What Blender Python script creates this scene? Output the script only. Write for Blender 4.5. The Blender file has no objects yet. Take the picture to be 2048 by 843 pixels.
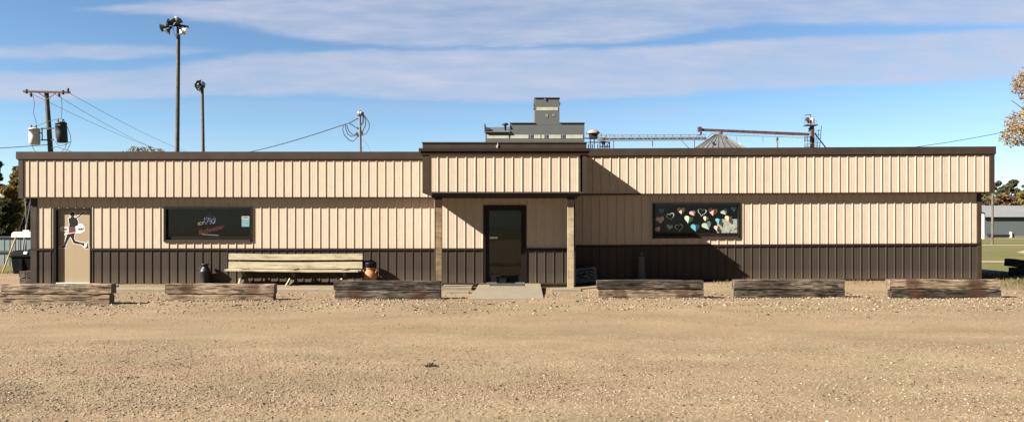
import bpy, math, random
import numpy as np
from mathutils import Vector, Matrix, noise as mnoise

random.seed(7)
rng = np.random.default_rng(7)
SC = bpy.context.scene
COL = SC.collection
F, CX, HY, EYE = 1479.0, 1024.0, 458.0, 1.5
W = 20.1                                  # distance of the main front wall
EXPO = 2.1
def X(px, d): return (px - CX) / F * d
def Z(py, d): return EYE + (HY - py) / F * d
def P(px, py, d): return (X(px, d), d, Z(py, d))

# ------------------------------------------------------------------ materials
ALB = .707                                # all surfaces share one reflectance scale, set against the exposure
def sc_(c): return tuple(q * ALB for q in c[:3])
def nodes_of(name):
    m = bpy.data.materials.new(name); m.use_nodes = True
    nt = m.node_tree
    return m, nt, nt.nodes['Principled BSDF']
def N(nt, kind, **kw):
    n = nt.nodes.new(kind)
    for k, v in kw.items():
        if k.startswith('i_'): n.inputs[k[2:]].default_value = v
        else: setattr(n, k, v)
    return n
def ramp(nt, stops, interp='LINEAR'):
    r = nt.nodes.new('ShaderNodeValToRGB'); cr = r.color_ramp; cr.interpolation = interp
    while len(cr.elements) < len(stops): cr.elements.new(0.5)
    for e, (p, c) in zip(cr.elements, stops):
        e.position = p
        e.color = (c[0], c[1], c[2], 1) if hasattr(c, '__len__') else (c, c, c, 1)
    return r
def mix(nt, fac, a, b, mode='MIX'):
    n = nt.nodes.new('ShaderNodeMix'); n.data_type = 'RGBA'; n.blend_type = mode; n.clamp_factor = True
    for sock, v in ((0, fac), (6, a), (7, b)):
        if hasattr(v, 'links'): nt.links.new(v, n.inputs[sock])
        elif sock == 0: n.inputs[0].default_value = v
        else: n.inputs[sock].default_value = (v[0], v[1], v[2], 1)
    return n.outputs[2]
def math_(nt, op, a, b=0.0, c=None, clamp=False):
    n = nt.nodes.new('ShaderNodeMath'); n.operation = op; n.use_clamp = clamp
    for i, v in enumerate((a, b) if c is None else (a, b, c)):
        if hasattr(v, 'links'): nt.links.new(v, n.inputs[i])
        else: n.inputs[i].default_value = v
    return n.outputs[0]
def tex_noise(nt, vec, scale, detail=4, rough=0.55):
    n = N(nt, 'ShaderNodeTexNoise', i_Scale=scale, i_Detail=detail, i_Roughness=rough)
    if vec is not None: nt.links.new(vec, n.inputs['Vector'])
    return n
def mapping(nt, vec, scale=(1, 1, 1), loc=(0, 0, 0)):
    n = nt.nodes.new('ShaderNodeMapping'); n.inputs['Scale'].default_value = scale; n.inputs['Location'].default_value = loc
    nt.links.new(vec, n.inputs['Vector']); return n.outputs[0]
def coords(nt, which='Object'):
    return nt.nodes.new('ShaderNodeTexCoord').outputs[which]
def bump(nt, bsdf, h, strength=0.3, dist=0.01):
    b = N(nt, 'ShaderNodeBump', i_Strength=strength, i_Distance=dist)
    nt.links.new(h, b.inputs['Height']); nt.links.new(b.outputs[0], bsdf.inputs['Normal'])

def mat_plain(name, col, rough=0.6, metal=0.0, var=0.12, scale=6.0, spec=0.4, stretch=(1, 1, 1)):
    col = sc_(col)
    m, nt, b = nodes_of(name)
    v = mapping(nt, coords(nt), stretch)
    n = tex_noise(nt, v, scale, 5)
    lo = [c * (1 - var) for c in col]; hi = [min(1, c * (1 + var)) for c in col]
    r = ramp(nt, [(0.3, lo), (0.7, hi)])
    nt.links.new(n.outputs['Fac'], r.inputs[0]); nt.links.new(r.outputs[0], b.inputs['Base Color'])
    b.inputs['Roughness'].default_value = rough; b.inputs['Metallic'].default_value = metal
    b.inputs['Specular IOR Level'].default_value = spec
    return m

def mat_siding(name, col, dirt, rough=0.5, panel_var=0.02):
    """painted steel sheet: faint streaks down the sheet, sheet to sheet tone, dust near the ground"""
    col, dirt = sc_(col), sc_(dirt)
    m, nt, b = nodes_of(name)
    co = N(nt, 'ShaderNodeNewGeometry').outputs['Position']
    streak = tex_noise(nt, mapping(nt, co, (9, 9, .35)), 1.0, 5)
    broad = tex_noise(nt, mapping(nt, co, (.5, .5, .5)), 1.0, 3)
    fine = tex_noise(nt, mapping(nt, co, (40, 40, 4)), 1.0, 3)
    sep = N(nt, 'ShaderNodeSeparateXYZ'); nt.links.new(co, sep.inputs[0])
    sheet = math_(nt, 'FLOOR', math_(nt, 'DIVIDE', sep.outputs[0], 0.9144))
    wn = N(nt, 'ShaderNodeTexWhiteNoise', noise_dimensions='1D'); nt.links.new(sheet, wn.inputs['W'])
    c1 = mix(nt, wn.outputs[0], [c * (1 - panel_var) for c in col], [c * (1 + panel_var) for c in col])
    r1 = ramp(nt, [(0.52, 0.0), (0.8, 1.0)]); nt.links.new(streak.outputs['Fac'], r1.inputs[0])
    c2 = mix(nt, math_(nt, 'MULTIPLY', r1.outputs[0], 0.16), c1, dirt)
    r2 = ramp(nt, [(0.4, 0.0), (0.75, 1.0)]); nt.links.new(broad.outputs['Fac'], r2.inputs[0])
    c3 = mix(nt, math_(nt, 'MULTIPLY', r2.outputs[0], 0.10), c2, dirt)
    r3 = ramp(nt, [(0.35, 0.92), (0.65, 1.05)]); nt.links.new(fine.outputs['Fac'], r3.inputs[0])
    c4 = mix(nt, 1.0, c3, r3.outputs[0], 'MULTIPLY')
    # splashed dust along the foot of the wall
    mr = N(nt, 'ShaderNodeMapRange'); mr.inputs[1].default_value = 0.55; mr.inputs[2].default_value = 0.05
    nt.links.new(math_(nt, 'ADD', sep.outputs[2], math_(nt, 'MULTIPLY', streak.outputs['Fac'], 0.25)), mr.inputs[0])
    c5 = mix(nt, math_(nt, 'MULTIPLY', mr.outputs[0], 0.25), c4, (0.19, 0.14, 0.095))
    nt.links.new(c5, b.inputs['Base Color'])
    b.inputs['Roughness'].default_value = rough; b.inputs['Specular IOR Level'].default_value = 0.15
    bump(nt, b, broad.outputs['Fac'], 0.15, 0.02)
    return m

def mat_wood(name, stops, grain=(1.2, 30, 30), rust=False, rough=0.85, seedx=0.0, bumpy=0.5, mould=0.0):
    stops = [(p_, sc_(c_)) for p_, c_ in stops]
    m, nt, b = nodes_of(name)
    oi = N(nt, 'ShaderNodeObjectInfo')
    co = coords(nt)
    off = N(nt, 'ShaderNodeVectorMath', operation='ADD')
    comb = N(nt, 'ShaderNodeCombineXYZ'); nt.links.new(math_(nt, 'MULTIPLY', oi.outputs['Random'], 37.0), comb.inputs[0])
    comb.inputs[1].default_value = seedx
    nt.links.new(co, off.inputs[0]); nt.links.new(comb.outputs[0], off.inputs[1])
    v = off.outputs[0]
    g = tex_noise(nt, mapping(nt, v, grain), 1.0, 7, 0.65)
    blot = tex_noise(nt, mapping(nt, v, (2.2, 5, 5)), 1.0, 4, 0.6)
    f = math_(nt, 'ADD', math_(nt, 'MULTIPLY', g.outputs['Fac'], 0.6), math_(nt, 'MULTIPLY', blot.outputs['Fac'], 0.4))
    r = ramp(nt, stops); nt.links.new(f, r.inputs[0])
    c = r.outputs[0]
    if mould > 0:
        dk = tex_noise(nt, mapping(nt, v, (3, 22, 22), (5, 3, 1)), 1.0, 5, 0.6)
        rr = ramp(nt, [(0.5, 0.0), (0.62, 1.0)]); nt.links.new(dk.outputs['Fac'], rr.inputs[0])
        c = mix(nt, math_(nt, 'MULTIPLY', rr.outputs[0], mould), c, [q * 0.3 for q in stops[0][1]])
    if rust:                               # stains left by the iron tie plates, at the old rail gauge
        sep = N(nt, 'ShaderNodeSeparateXYZ'); nt.links.new(co, sep.inputs[0])
        ax = math_(nt, 'ABSOLUTE', sep.outputs[0])
        en = tex_noise(nt, mapping(nt, v, (6, 14, 14)), 1.0, 4)
        d = math_(nt, 'ABSOLUTE', math_(nt, 'SUBTRACT', ax, 0.68))
        d2 = math_(nt, 'ADD', d, math_(nt, 'MULTIPLY', math_(nt, 'SUBTRACT', en.outputs['Fac'], 0.5), 0.28))
        mr = N(nt, 'ShaderNodeMapRange'); mr.inputs[1].default_value = 0.19; mr.inputs[2].default_value = 0.10
        nt.links.new(d2, mr.inputs[0])
        c = mix(nt, math_(nt, 'MULTIPLY', mr.outputs[0], 0.72), c, mix(nt, g.outputs['Fac'], (0.021, 0.009, 0.006), (0.062, 0.026, 0.015)))
    nt.links.new(c, b.inputs['Base Color'])
    b.inputs['Roughness'].default_value = rough; b.inputs['Specular IOR Level'].default_value = 0.15
    bump(nt, b, f, bumpy, 0.012)
    return m

def mat_island(name, cols, rough=0.8, trans=0.0, spec=0.2):
    cols = [sc_(c_) for c_ in cols]
    m, nt, b = nodes_of(name)
    ri = N(nt, 'ShaderNodeNewGeometry').outputs['Random Per Island']
    n = len(cols)
    r = ramp(nt, [(i / (n - 1), c) for i, c in enumerate(cols)])
    nt.links.new(ri, r.inputs[0]); nt.links.new(r.outputs[0], b.inputs['Base Color'])
    b.inputs['Roughness'].default_value = rough; b.inputs['Specular IOR Level'].default_value = spec
    if trans > 0:
        t = N(nt, 'ShaderNodeBsdfTranslucent'); nt.links.new(r.outputs[0], t.inputs[0])
        ms = N(nt, 'ShaderNodeMixShader'); ms.inputs[0].default_value = trans
        nt.links.new(b.outputs[0], ms.inputs[1]); nt.links.new(t.outputs[0], ms.inputs[2])
        nt.links.new(ms.outputs[0], nt.nodes['Material Output'].inputs[0])
    return m

def mat_glass(name, tint=(.95, .96, .955), ior=1.5):
    m, nt, b = nodes_of(name)
    nt.nodes.remove(b)
    t = N(nt, 'ShaderNodeBsdfTransparent'); t.inputs[0].default_value = (*tint, 1)
    g = N(nt, 'ShaderNodeBsdfGlossy'); g.inputs['Roughness'].default_value = 0.015
    nz = tex_noise(nt, mapping(nt, coords(nt), (1.1, 1, 1.6)), 1.0, 1)
    bp = N(nt, 'ShaderNodeBump', i_Strength=0.12, i_Distance=0.012); nt.links.new(nz.outputs['Fac'], bp.inputs['Height'])
    nt.links.new(bp.outputs[0], g.inputs['Normal'])
    lw_ = N(nt, 'ShaderNodeLayerWeight'); lw_.inputs[0].default_value = .5
    fr = math_(nt, 'MULTIPLY_ADD', math_(nt, 'POWER', lw_.outputs['Facing'], 5.0), .9, .030)   # same from either side of the pane
    ms = N(nt, 'ShaderNodeMixShader')
    nt.links.new(fr, ms.inputs[0])
    nt.links.new(t.outputs[0], ms.inputs[1]); nt.links.new(g.outputs[0], ms.inputs[2])
    nt.links.new(ms.outputs[0], nt.nodes['Material Output'].inputs[0])
    return m

M = {}
TAN, BROWN = (.52, .424, .332), (.050, .039, .031)
M['tan'] = mat_siding('tan_steel', TAN, (.36, .265, .19))
M['brown'] = mat_siding('brown_steel', BROWN, (.075, .057, .044), 0.45, 0.06)
M['trim'] = mat_plain('brown_trim', (.046, .033, .025), 0.55, var=.15, scale=3, spec=.12)
M['trim_dark'] = mat_plain('dark_brown_trim', (.028, .016, .013), 0.55, var=.15, spec=.12)
M['soffit'] = mat_plain('soffit_brown', (.03, .022, .018), 0.6)
M['bronze'] = mat_plain('bronze_aluminium', (.012, .010, .009), 0.4, var=.1, spec=.15)
M['roof'] = mat_plain('roof_membrane', (.2, .2, .2), 0.9)
M['door_tan'] = mat_plain('beige_door_paint', (.30, .23, .142), 0.5, var=.05, scale=2)
M['white'] = mat_plain('white_paint', (.7, .69, .66), 0.5, var=.04)
M['black'] = mat_plain('black_paint', (.008, .008, .009), 0.5, var=.2, spec=.15)
M['blackplastic'] = mat_plain('black_plastic', (.006, .007, .008), 0.65, var=.2, spec=.03)
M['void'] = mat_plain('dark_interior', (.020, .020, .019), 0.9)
M['glass'] = mat_glass('window_glass')
M['steel'] = mat_plain('galvanised_steel', (.25, .258, .265), 0.5, .3, var=.15)
M['wire'] = mat_plain('wire', (.03, .035, .045), 0.6)
M['darkred'] = mat_plain('dark_red_vinyl', (.10, .016, .020), 0.5)
M['pink'] = mat_plain('pink_vinyl', (.72, .42, .42), 0.5)
M['post'] = mat_wood('treated_post', [(.3, (.17, .125, .07)), (.48, (.34, .27, .165)), (.68, (.48, .40, .27))], (34, 34, 1.3), mould=.35)
M['postbrown'] = mat_wood('browned_post', [(.3, (.10, .065, .035)), (.5, (.21, .15, .085)), (.7, (.33, .25, .15))], (34, 34, 1.3), mould=.5)
M['bench'] = mat_wood('weathered_bench', [(.34, (.14, .11, .068)), (.46, (.40, .345, .235)), (.66, (.54, .475, .345))], (1.0, 34, 34), mould=.25)
M['benchshaded'] = mat_wood('shaded_leg_wood', [(.3, (.05, .045, .035)), (.5, (.10, .09, .065)), (.7, (.2, .17, .12))], (14, 14, 2))  # legs: shade under the seat is put into this darker wood
TIE1 = [(.36, (.016, .012, .010)), (.46, (.066, .050, .038)), (.55, (.145, .113, .084)), (.66, (.33, .27, .205))]
TIE2 = [(.36, (.035, .026, .018)), (.45, (.14, .10, .066)), (.54, (.27, .198, .133)), (.64, (.42, .325, .23))]
TIE3 = [(.36, (.008, .007, .006)), (.45, (.030, .024, .019)), (.54, (.075, .058, .046)), (.64, (.20, .16, .125))]
for i, t in enumerate((TIE1, TIE2, TIE3)):
    for ru in (False, True):
        M['tie%d%s' % (i, 'r' if ru else '')] = mat_wood('weathered_tie_%s%s' % ('abc'[i], '_stained' if ru else ''), t, (2.6, 44, 44), ru, mould=.9, bumpy=1.0)
M['polewood'] = mat_wood('pole_wood', [(.3, (.05, .044, .037)), (.5, (.115, .102, .085)), (.7, (.20, .18, .15))], (18, 18, .5))
M['polepale'] = mat_wood('grey_pole_wood', [(.3, (.16, .145, .12)), (.5, (.30, .28, .235)), (.7, (.42, .39, .33))], (18, 18, .5))
M['rust'] = mat_plain('rusty_steel', (.070, .030, .026), 0.85, var=.5, scale=1.2)
M['rustarm'] = mat_wood('crossarm_wood', [(.3, (.06, .03, .024)), (.5, (.12, .066, .05)), (.7, (.2, .125, .10))], (2, 30, 30))
M['grey_metal'] = mat_siding('grey_cladding', (.100, .107, .107), (.07, .073, .073), .6)
M['grey_pale'] = mat_plain('pale_grey_metal', (.21, .215, .21), .6, var=.12)
M['cream'] = mat_plain('weathered_cream', (.36, .365, .31), 0.7, var=.12, scale=.8)
M['darksteel'] = mat_plain('dark_steel', (.020, .024, .034), 0.6, var=.3)
M['binroof'] = mat_plain('galvanised_bin', (.10, .106, .108), 0.6, .0, var=.2, scale=.8)
M['concrete'] = mat_plain('concrete', (.205, .168, .118), 0.9, var=.10, scale=5)
M['terracotta'] = mat_plain('terracotta', (.34, .15, .068), 0.7, var=.12, scale=9)
M['can'] = mat_plain('milk_can_paint', (.012, .015, .017), 0.5, var=.3, spec=.3)
M['greystone'] = mat_plain('grey_paint', (.085, .09, .092), 0.7)
M['yellow'] = mat_plain('yellow_guard', (.46, .31, .07), 0.55, var=.45, scale=7)
M['board'] = mat_plain('white_board', (.13, .14, .165), 0.6, var=.08)
M['shedwall'] = mat_siding('blue_grey_sheet', (.105, .122, .127), (.085, .092, .092), .6)
M['fencesheet'] = mat_siding('fence_sheet', (.17, .215, .235), (.13, .15, .155), .6)
M['shedroof'] = mat_plain('grey_sheet_roof', (.20, .20, .208), 0.6, var=.08, scale=.3)
M['mat'] = mat_plain('rubber_mat', (.035, .035, .034), 0.9, var=.2, scale=30)
M['bluepaper'] = mat_plain('blue_paper', (.20, .38, .46), 0.7, var=.25, scale=14)
M['paper'] = mat_plain('pale_paper', (.46, .46, .41), 0.8, var=.05)

# ------------------------------------------------------------------ mesh builder
class MB:
    def __init__(s): s.v, s.f, s.sm = [], [], []
    def add(s, vs, fs, smooth=False):
        o = len(s.v); s.v.extend(tuple(p) for p in vs)
        for f in fs: s.f.append(tuple(i + o for i in f)); s.sm.append(smooth)
        return s
    def box(s, x0, x1, y0, y1, z0, z1, zf=None, bev=0.0):
        if zf is None: zf = lambda x: 0.0
        vs = [(x, y, z + zf(x)) for x in (x0, x1) for y in (y0, y1) for z in (z0, z1)]
        fs = [(0, 1, 3, 2), (4, 6, 7, 5), (0, 4, 5, 1), (2, 3, 7, 6), (0, 2, 6, 4), (1, 5, 7, 3)]
        return s.add(vs, fs)
    def bar(s, a, b, w, h=None, up=(0, 0, 1)):
        h = h or w
        a, b = Vector(a), Vector(b); d = (b - a).normalized(); u = Vector(up)
        if abs(d.dot(u)) > .98: u = Vector((0, 1, 0))
        r = d.cross(u).normalized(); u = r.cross(d).normalized()
        vs = []
        for p in (a, b):
            for sr, su in ((-1, -1), (1, -1), (1, 1), (-1, 1)):
                vs.append(p + r * (w / 2 * sr) + u * (h / 2 * su))
        return s.add(vs, [(3, 2, 1, 0), (4, 5, 6, 7), (0, 1, 5, 4), (1, 2, 6, 5), (2, 3, 7, 6), (3, 0, 4, 7)])
    def tube(s, pts, rad, n=8, cap=True):
        pts = [Vector(p) for p in pts]; k = len(pts)
        rads = rad if hasattr(rad, '__len__') else [rad] * k
        vs, fs = [], []
        prev = None
        for i, p in enumerate(pts):
            d = (pts[min(i + 1, k - 1)] - pts[max(i - 1, 0)]).normalized()
            if prev is None:
                u = Vector((0, 0, 1)) if abs(d.z) < .9 else Vector((0, 1, 0))
            else: u = prev
            r = d.cross(u).normalized(); u = r.cross(d).normalized(); prev = u
            for j in range(n):
                a = 2 * math.pi * j / n
                vs.append(p + (r * math.cos(a) + u * math.sin(a)) * rads[i])
        for i in range(k - 1):
            for j in range(n):
                fs.append((i * n + j, i * n + (j + 1) % n, (i + 1) * n + (j + 1) % n, (i + 1) * n + j))
        s.add(vs, fs, True)
        if cap:
            s.add(vs[:n], [tuple(range(n))[::-1]]); s.add(vs[-n:], [tuple(range(n))])
        return s
    def lathe(s, c, prof, n=24, axis=(0, 0, 1), smooth=True):
        """prof: (radius, height) from bottom to top along axis"""
        A = Vector(axis).normalized(); u = Vector((1, 0, 0)) if abs(A.x) < .9 else Vector((0, 1, 0))
        r1 = A.cross(u).normalized(); r2 = A.cross(r1)
        vs, fs = [], []
        for r, h in prof:
            for j in range(n):
                a = 2 * math.pi * j / n
                vs.append(Vector(c) + A * h + (r1 * math.cos(a) + r2 * math.sin(a)) * r)
        for i in range(len(prof) - 1):
            for j in range(n):
                fs.append((i * n + j, i * n + (j + 1) % n, (i + 1) * n + (j + 1) % n, (i + 1) * n + j))
        s.add(vs, fs, smooth)
        s.add(vs[:n], [tuple(range(n))[::-1]]); s.add(vs[-n:], [tuple(range(n))])
        return s
    def prism(s, poly, y0, y1):
        """poly: (x, z) outline, extruded from y0 (front) to y1"""
        n = len(poly)
        vs = [(x, y0, z) for x, z in poly] + [(x, y1, z) for x, z in poly]
        area = sum(poly[i][0] * poly[(i + 1) % n][1] - poly[(i + 1) % n][0] * poly[i][1] for i in range(n))
        fr = tuple(range(n)); bk = tuple(range(n, 2 * n))[::-1]
        if area < 0: fr, bk = fr[::-1], bk[::-1]
        fs = [fr, bk] + [(i, (i + 1) % n, n + (i + 1) % n, n + i) for i in range(n)]
        return s.add(vs, fs)
    def siding(s, p0, d, L, z0, z1, phase, pitch=.2286, zf=None, rib=.017):
        """ribbed sheet from p0 along d (outward normal = (d.y,-d.x)); phase = where a rib ends, measured along d"""
        if zf is None: zf = lambda x: 0.0
        dx, dy = d; nx, ny = dy, -dx
        k = [(-.038, 0), (-.030, rib), (-.010, rib), (.002, 0), (.060, 0), (.067, .0013), (.083, .0013), (.090, 0),
             (.122, 0), (.129, .0013), (.145, .0013), (.152, 0)]
        pr = []
        i0 = math.floor((0 - phase) / pitch) - 1
        for i in range(i0, i0 + int(L / pitch) + 4):
            for o, h in k: pr.append((phase + i * pitch + o, h))
        out = []
        def at(t):
            for (a, ha), (b, hb) in zip(pr, pr[1:]):
                if a <= t <= b: return ha + (hb - ha) * (t - a) / max(b - a, 1e-9)
            return 0
        out.append((0, at(0))); out += [q for q in pr if 0 < q[0] < L]; out.append((L, at(L)))
        vs = []
        for t, h in out:
            x, y = p0[0] + dx * t + nx * h, p0[1] + dy * t + ny * h
            vs += [(x, y, z0 + zf(x)), (x, y, z1 + zf(x))]
        return s.add(vs, [(2 * i, 2 * i + 2, 2 * i + 3, 2 * i + 1) for i in range(len(out) - 1)])
    def build(s, name, mat, parent=None, org=(0, 0, 0)):
        me = bpy.data.meshes.new(name)
        o = Vector(org)
        me.from_pydata([(p[0] - o.x, p[1] - o.y, p[2] - o.z) for p in s.v], [], s.f)
        me.polygons.foreach_set('use_smooth', s.sm)
        me.materials.append(mat if not isinstance(mat, str) else M[mat])
        me.update()
        ob = bpy.data.objects.new(name, me); COL.objects.link(ob)
        if parent is not None: ob.parent = parent
        else: ob.location = o
        return ob

def tag(o, label=None, cat=None, group=None, kind=None):
    if label: o['label'] = label
    if cat: o['category'] = cat
    if group: o['group'] = group
    if kind: o['kind'] = kind
    return o
def thing(name, loc, label, cat, group=None, rz=0.0):
    o = bpy.data.objects.new(name, None); COL.objects.link(o)
    o.location = loc; o.rotation_euler = (0, 0, rz); o.empty_display_size = .2
    return tag(o, label, cat, group)
def np_mesh(name, verts, faces_flat, nper, mat, parent=None, loc=(0, 0, 0)):
    me = bpy.data.meshes.new(name)
    nf = len(faces_flat) // nper
    me.vertices.add(len(verts)); me.vertices.foreach_set('co', np.asarray(verts, np.float32).ravel())
    me.loops.add(len(faces_flat)); me.loops.foreach_set('vertex_index', np.asarray(faces_flat, np.int32))
    me.polygons.add(nf); me.polygons.foreach_set('loop_start', np.arange(0, nf * nper, nper, dtype=np.int32))
    me.polygons.foreach_set('loop_total', np.full(nf, nper, np.int32))
    me.materials.append(M[mat] if isinstance(mat, str) else mat)
    me.update(calc_edges=True); me.validate()
    ob = bpy.data.objects.new(name, me); COL.objects.link(ob)
    if parent is not None: ob.parent = parent
    ob.location = loc
    return ob
def text_mb(txt, x, z, y, size, shear=0.0, rot=0.0, align='CENTER', depth=.001, width=1.0):
    cu = bpy.data.curves.new('lettering', 'FONT'); cu.body = txt; cu.size = size; cu.shear = shear
    cu.align_x = align; cu.align_y = 'CENTER'; cu.extrude = depth; cu.offset = size * .012; cu.resolution_u = 3
    ob = bpy.data.objects.new('lettering', cu); COL.objects.link(ob)
    dg = bpy.context.evaluated_depsgraph_get(); dg.update()
    me = bpy.data.meshes.new_from_object(ob.evaluated_get(dg))
    mb = MB(); c, s_ = math.cos(rot), math.sin(rot)
    mb.add([(x + width * (v.co.x * c - v.co.y * s_), y - v.co.z, z + v.co.x * s_ + v.co.y * c) for v in me.vertices], [tuple(p.vertices) for p in me.polygons])
    bpy.data.objects.remove(ob); bpy.data.curves.remove(cu); bpy.data.meshes.remove(me)
    return mb
def offset_poly(poly, r):
    n = len(poly)
    area = sum(poly[i][0] * poly[(i + 1) % n][1] - poly[(i + 1) % n][0] * poly[i][1] for i in range(n))
    sg = 1 if area > 0 else -1
    out = []
    for i in range(n):
        p, q, t = Vector(poly[i - 1]), Vector(poly[i]), Vector(poly[(i + 1) % n])
        d1, d2 = (q - p).normalized(), (t - q).normalized()
        n1, n2 = Vector((d1.y, -d1.x)) * sg, Vector((d2.y, -d2.x)) * sg
        m = n1 + n2
        m = n1 if m.length < .2 else m / m.length * min(1 / max(.45, m.length / 2), 2.0)
        out.append(tuple(q + m * r))
    return out

# ------------------------------------------------------------------ camera
cam = bpy.data.cameras.new('camera'); co = bpy.data.objects.new('camera', cam); COL.objects.link(co)
co.location = (0, 0, EYE); co.rotation_euler = (math.radians(90), 0, 0)
cam.sensor_width = 36; cam.lens = 36 * F / 2048; cam.shift_y = (HY - 421.5) / 2048
cam.clip_start = .05; cam.clip_end = 4000
SC.camera = co

# ------------------------------------------------------------------ light and sky
sv = Vector((-2.18, -1.0, 1.55)).normalized()
sun = bpy.data.lights.new('sun', 'SUN'); so = bpy.data.objects.new('sun', sun); COL.objects.link(so)
sun.energy = 5.0; sun.angle = math.radians(.5); sun.color = (1.0, .93, .82)
so.rotation_euler = sv.to_track_quat('Z', 'Y').to_euler(); so.location = (-30, -20, 30)
wd = bpy.data.worlds.new('World'); SC.world = wd; wd.use_nodes = True
nt = wd.node_tree; bg = nt.nodes['Background']
SKY = 0.05
bg.inputs['Strength'].default_value = SKY
sky = N(nt, 'ShaderNodeTexSky'); sky.sky_type = 'NISHITA'; sky.sun_disc = False
sky.sun_elevation = math.asin(sv.z); sky.sun_rotation = math.atan2(sv.x, sv.y)
sky.air_density = 1.0; sky.dust_density = 0.05; sky.ozone_density = 2.0
skyc = mix(nt, 1.0, sky.outputs[0], (.475, .57, .65), 'MULTIPLY')
g = coords(nt, 'Generated'); sp = N(nt, 'ShaderNodeSeparateXYZ'); nt.links.new(g, sp.inputs[0])
ay = math_(nt, 'MAXIMUM', math_(nt, 'ABSOLUTE', sp.outputs[1]), .05)
u = math_(nt, 'DIVIDE', sp.outputs[0], ay); v = math_(nt, 'DIVIDE', sp.outputs[2], ay)
cv = N(nt, 'ShaderNodeCombineXYZ'); nt.links.new(u, cv.inputs[0]); nt.links.new(v, cv.inputs[1])
warp = tex_noise(nt, mapping(nt, cv.outputs[0], (2.4, 11, 1)), 1.0, 9, .68)
streak = tex_noise(nt, mapping(nt, cv.outputs[0], (3.5, 26, 1), (3, 1, 0)), 1.0, 7, .6)
wisp = tex_noise(nt, mapping(nt, cv.outputs[0], (11, 60, 1), (7, 2, 0)), 1.0, 5, .6)
vv = math_(nt, 'ADD', v, math_(nt, 'MULTIPLY', math_(nt, 'SUBTRACT', warp.outputs['Fac'], .5), .042))
un = math_(nt, 'MULTIPLY_ADD', u, .5, .5, clamp=True)       # -1..1 -> 0..1
def fcurve(pts):
    c = N(nt, 'ShaderNodeFloatCurve'); cu = c.mapping.curves[0]
    pp = [((x - CX) / F * .5 + .5, val) for x, val in pts]
    while len(cu.points) < len(pp): cu.points.new(.5, .5)
    for q, (a, b_) in zip(cu.points, pp): q.location = (min(max(a, 0), 1), b_)
    c.mapping.update(); nt.links.new(un, c.inputs['Value']); return c.outputs[0]
def band(pts, soft, strength, inner):
    """pts: x, upper, lower edge of a cloud bank given as directions"""
    cen = fcurve([(x, (HY - (a + b_) / 2) / F) for x, a, b_ in pts])
    hw = fcurve([(x, (b_ - a) / 2 / F) for x, a, b_ in pts])
    d = math_(nt, 'SUBTRACT', hw, math_(nt, 'ABSOLUTE', math_(nt, 'SUBTRACT', vv, cen)))
    mr = N(nt, 'ShaderNodeMapRange', interpolation_type='SMOOTHERSTEP'); mr.inputs[1].default_value = -soft / F; mr.inputs[2].default_value = soft / F
    nt.links.new(d, mr.inputs[0])
    r = ramp(nt, [(.25, inner), (.62, 1.0)]); nt.links.new(streak.outputs['Fac'], r.inputs[0])
    return math_(nt, 'MULTIPLY', math_(nt, 'MULTIPLY', mr.outputs[0], r.outputs[0]), strength)
bands = [
    band([(200, 14, 16), (330, 2, 30), (600, -5, 72), (900, -15, 96), (1200, -15, 82), (1500, -25, 55), (2048, -50, 42)], 10, .9, .45),
    band([(-200, 155, 205), (0, 148, 200), (250, 138, 195), (500, 108, 190), (1000, 100, 200), (1300, 92, 196), (1500, 84, 178), (1800, 68, 166), (2048, 52, 152), (2300, 40, 140)], 10, .94, .6),
    band([(-200, 88, 116), (0, 90, 116), (200, 86, 112), (340, 94, 106), (420, 100, 100)], 9, .8, .5),
    band([(300, 215, 216), (450, 204, 232), (750, 206, 236), (1000, 212, 240), (1300, 215, 255), (1700, 218, 250), (2048, 225, 250)], 16, .22, .2),
    band([(1500, 262, 300), (1800, 245, 300), (2048, 190, 300), (2300, 170, 300)], 40, .22, .3),
]
cl = bands[0]
for b_ in bands[1:]: cl = math_(nt, 'MAXIMUM', cl, b_)
rw = ramp(nt, [(.3, .58), (.68, 1.0)]); nt.links.new(wisp.outputs['Fac'], rw.inputs[0])
cl = math_(nt, 'MULTIPLY', cl, rw.outputs[0])
back = N(nt, 'ShaderNodeMapRange'); back.inputs[1].default_value = -.2; back.inputs[2].default_value = .15; back.inputs[3].default_value = .25; back.inputs[4].default_value = 1.0
nt.links.new(sp.outputs[1], back.inputs[0]); cl = math_(nt, 'MULTIPLY', cl, back.outputs[0])
k = 1.0 / (SKY * 2 ** EXPO)
cloudc = mix(nt, streak.outputs['Fac'], (.515 * k, .57 * k, .735 * k), (.64 * k, .67 * k, .79 * k))
# the sky pales a little above the horizon haze; the half behind the viewer is darkened to cut fill light in the shadows
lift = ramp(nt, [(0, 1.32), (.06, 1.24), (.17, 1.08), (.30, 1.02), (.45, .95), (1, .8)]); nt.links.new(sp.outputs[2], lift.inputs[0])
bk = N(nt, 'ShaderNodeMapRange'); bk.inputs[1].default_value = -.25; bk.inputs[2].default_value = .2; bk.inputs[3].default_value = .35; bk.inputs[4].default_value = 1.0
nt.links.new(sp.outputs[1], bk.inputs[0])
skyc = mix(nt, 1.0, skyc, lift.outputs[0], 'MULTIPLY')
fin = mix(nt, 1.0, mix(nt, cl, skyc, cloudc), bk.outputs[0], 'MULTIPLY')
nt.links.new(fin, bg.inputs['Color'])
SC.view_settings.view_transform = 'Standard'; SC.view_settings.look = 'None'
SC.view_settings.exposure = EXPO; SC.view_settings.gamma = 1; SC.view_settings.use_curve_mapping = False
SC.cycles.max_bounces = 8; SC.cycles.transparent_max_bounces = 12

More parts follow.
